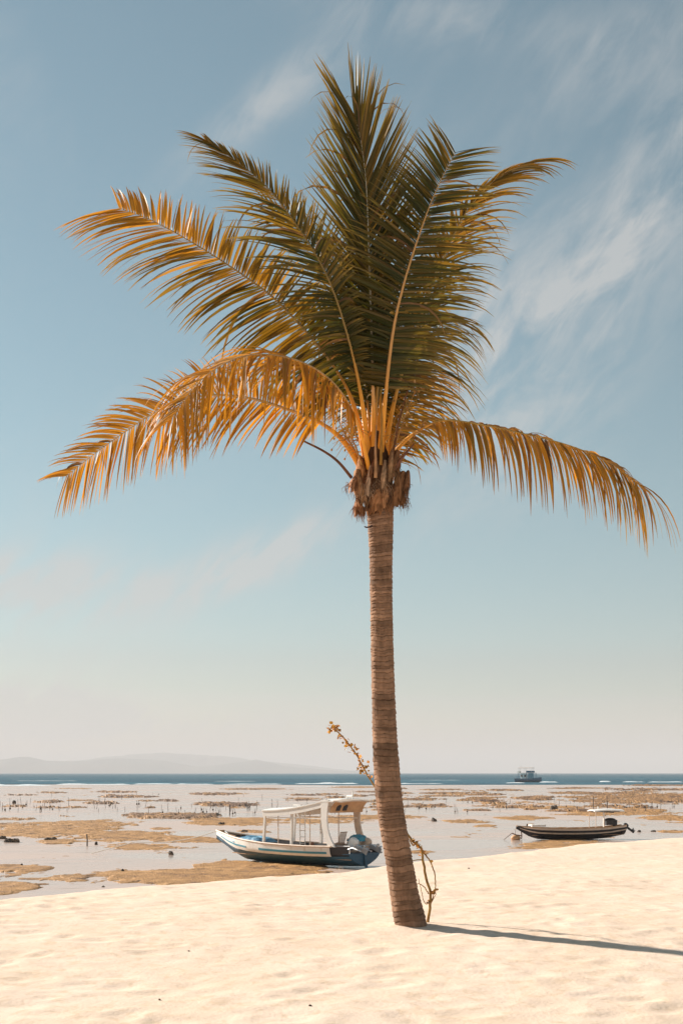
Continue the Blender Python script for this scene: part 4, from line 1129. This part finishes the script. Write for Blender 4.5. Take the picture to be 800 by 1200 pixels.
lmp = MB(); lmp.tube([(5.75, 0, 1.86), (5.75, 0, 2.05)], .04, 8); lmp.ball((5.75, 0, 2.09), .06, 8, 6); lmp.build('masthead_lamp', m_white, sb)
# anchor with its rope in front of the small boat
anc = empty('anchor', G(604, 984.5), R(20)); anc.location.z = FLAT + .02
tag(anc, 'small rusty anchor lying on an orange float left of the small boat bow', 'anchor')
m_rust = mat('rusty_iron', (.20, .09, .04), rough=.8, noise=(12, (.08, .04, .03), .4, .6))
m_float = mat('orange_float', (.70, .40, .20), rough=.6, noise=(6, (.55, .30, .14), .4, .6))
mb = MB(); mb.ball((0, 0, .10), (.34, .26, .20), 14, 8, .1, 2); mb.build('float', m_float, anc)
mb = MB(); mb.tube([(-.30, -.05, .42), (.0, -.1, .30), (.40, -.05, .24)], .035, 8); mb.tube([(.40, -.05, .02), (.42, -.05, .26), (.38, -.05, .50)], .035, 8); mb.tube([(-.30, -.05, .42), (-.55, .05, .2), (-.80, .1, .0)], .02, 6); mb.tube([(-.02, .0, .28), (-.03, 0, .62)], .012, 6)
mb.build('shank', m_rust, anc)

# ---------------- the far dive boat
Yf = (EYE - FLAT) * F / (917 - HOR)
fbo = empty('dive_boat', ((619 - 400) / F * Yf, Yf, FLAT), R(-20))
tag(fbo, 'two deck blue and white boat moored far out near the horizon', 'boat')
h3 = Hull(12.5, 4.2, [(0, .02, .5, 2.5), (.1, .4, .0, 2.2), (.3, .85, -.3, 1.9), (.6, 1, -.3, 1.7), (1, .92, -.2, 1.8)])
h3.off = -6
m_fb = mat('blue_paint', (.03, .15, .24), rough=.5); m_lb = mat('light_blue_paint', (.10, .30, .38), rough=.5)
def sh_pt(mb): mb.v = [(6.2 - x, y, z) for x, y, z in mb.v]; mb.f = [tuple(reversed(f)) for f in mb.f]; return mb
hb = MB()
for sd_ in (1, -1): hb.slab(lambda u, v, sd=sd_: h3.pt(u, v, sd), 24, 6, (0, -sd_ * .06, 0))
sh_pt(hb).build('hull', m_fb, fbo)
hb = MB(); hb.slab(lambda u, v: Vector((h3.pt(u, 1, 1).x, (v * 2 - 1) * h3.pt(u, 1, 1).y, h3.pt(u, 1, 1).z - .15)), 16, 3, (0, 0, -.08)); sh_pt(hb).build('deck', m_lb, fbo)
mb = MB(); mb.box((-2.1, 0, 2.9), (2.6, 3.0, 2.6)); c_ = mb.build('cabin', m_white, fbo)
for yy in (-1.51, 1.51):
    for xx in (-2.9, -1.3):
        mb = MB(); mb.box((xx, yy, 3.0), (.8, .05, 1.0)); mb.build('window', m_dark, c_)
mb = MB(); mb.box((-.6, 0, 4.4), (9.0, 3.9, .14)); mb.build('upper_deck', m_white, fbo)
for xx in (-4.6, -.5, 1.8, 3.4):
    for yy in (-1.7, 1.7):
        mb = MB(); mb.bar((xx, yy, 1.6), (xx, yy, 4.4), .14); mb.build('deck_post', m_fb, fbo)
mb = MB(); mb.slab(lambda u, v: Vector((.2 + 2.6 * u, -1.8 + .05 * math.sin(u * 20), 1.9 + 2.4 * v)), 16, 2, (0, .06, 0)); mb.build('side_curtain', m_lb, fbo)
mb = MB(); mb.box((.9, 0, 4.95), (3.4, 3.2, .9)); mb.build('wheelhouse', m_fb, fbo)
for xx in (-4.2, -1.5, 1.8):
    for yy in (-1.6, 1.6):
        mb = MB(); mb.bar((xx, yy, 4.4), (xx, yy, 6.6), .10); mb.build('roof_post', m_white, fbo)
mb = MB(); mb.slab(lambda u, v: Vector((-4.6 + 7.0 * u, (v * 2 - 1) * 1.9, 6.6 + .15 * (1 - (v * 2 - 1) ** 2))), 10, 6, (0, 0, .12)); mb.build('sun_roof', m_cream, fbo)
mb = MB(); mb.box((-4.4, 0, 4.85), (1.2, 2.2, .9)); mb.build('life_raft_locker', m_white, fbo)
mb = MB(); mb.tube([(-3.6, 0, 6.7), (-3.6, 0, 8.2)], .07, 6); mb.build('mast', m_white, fbo)
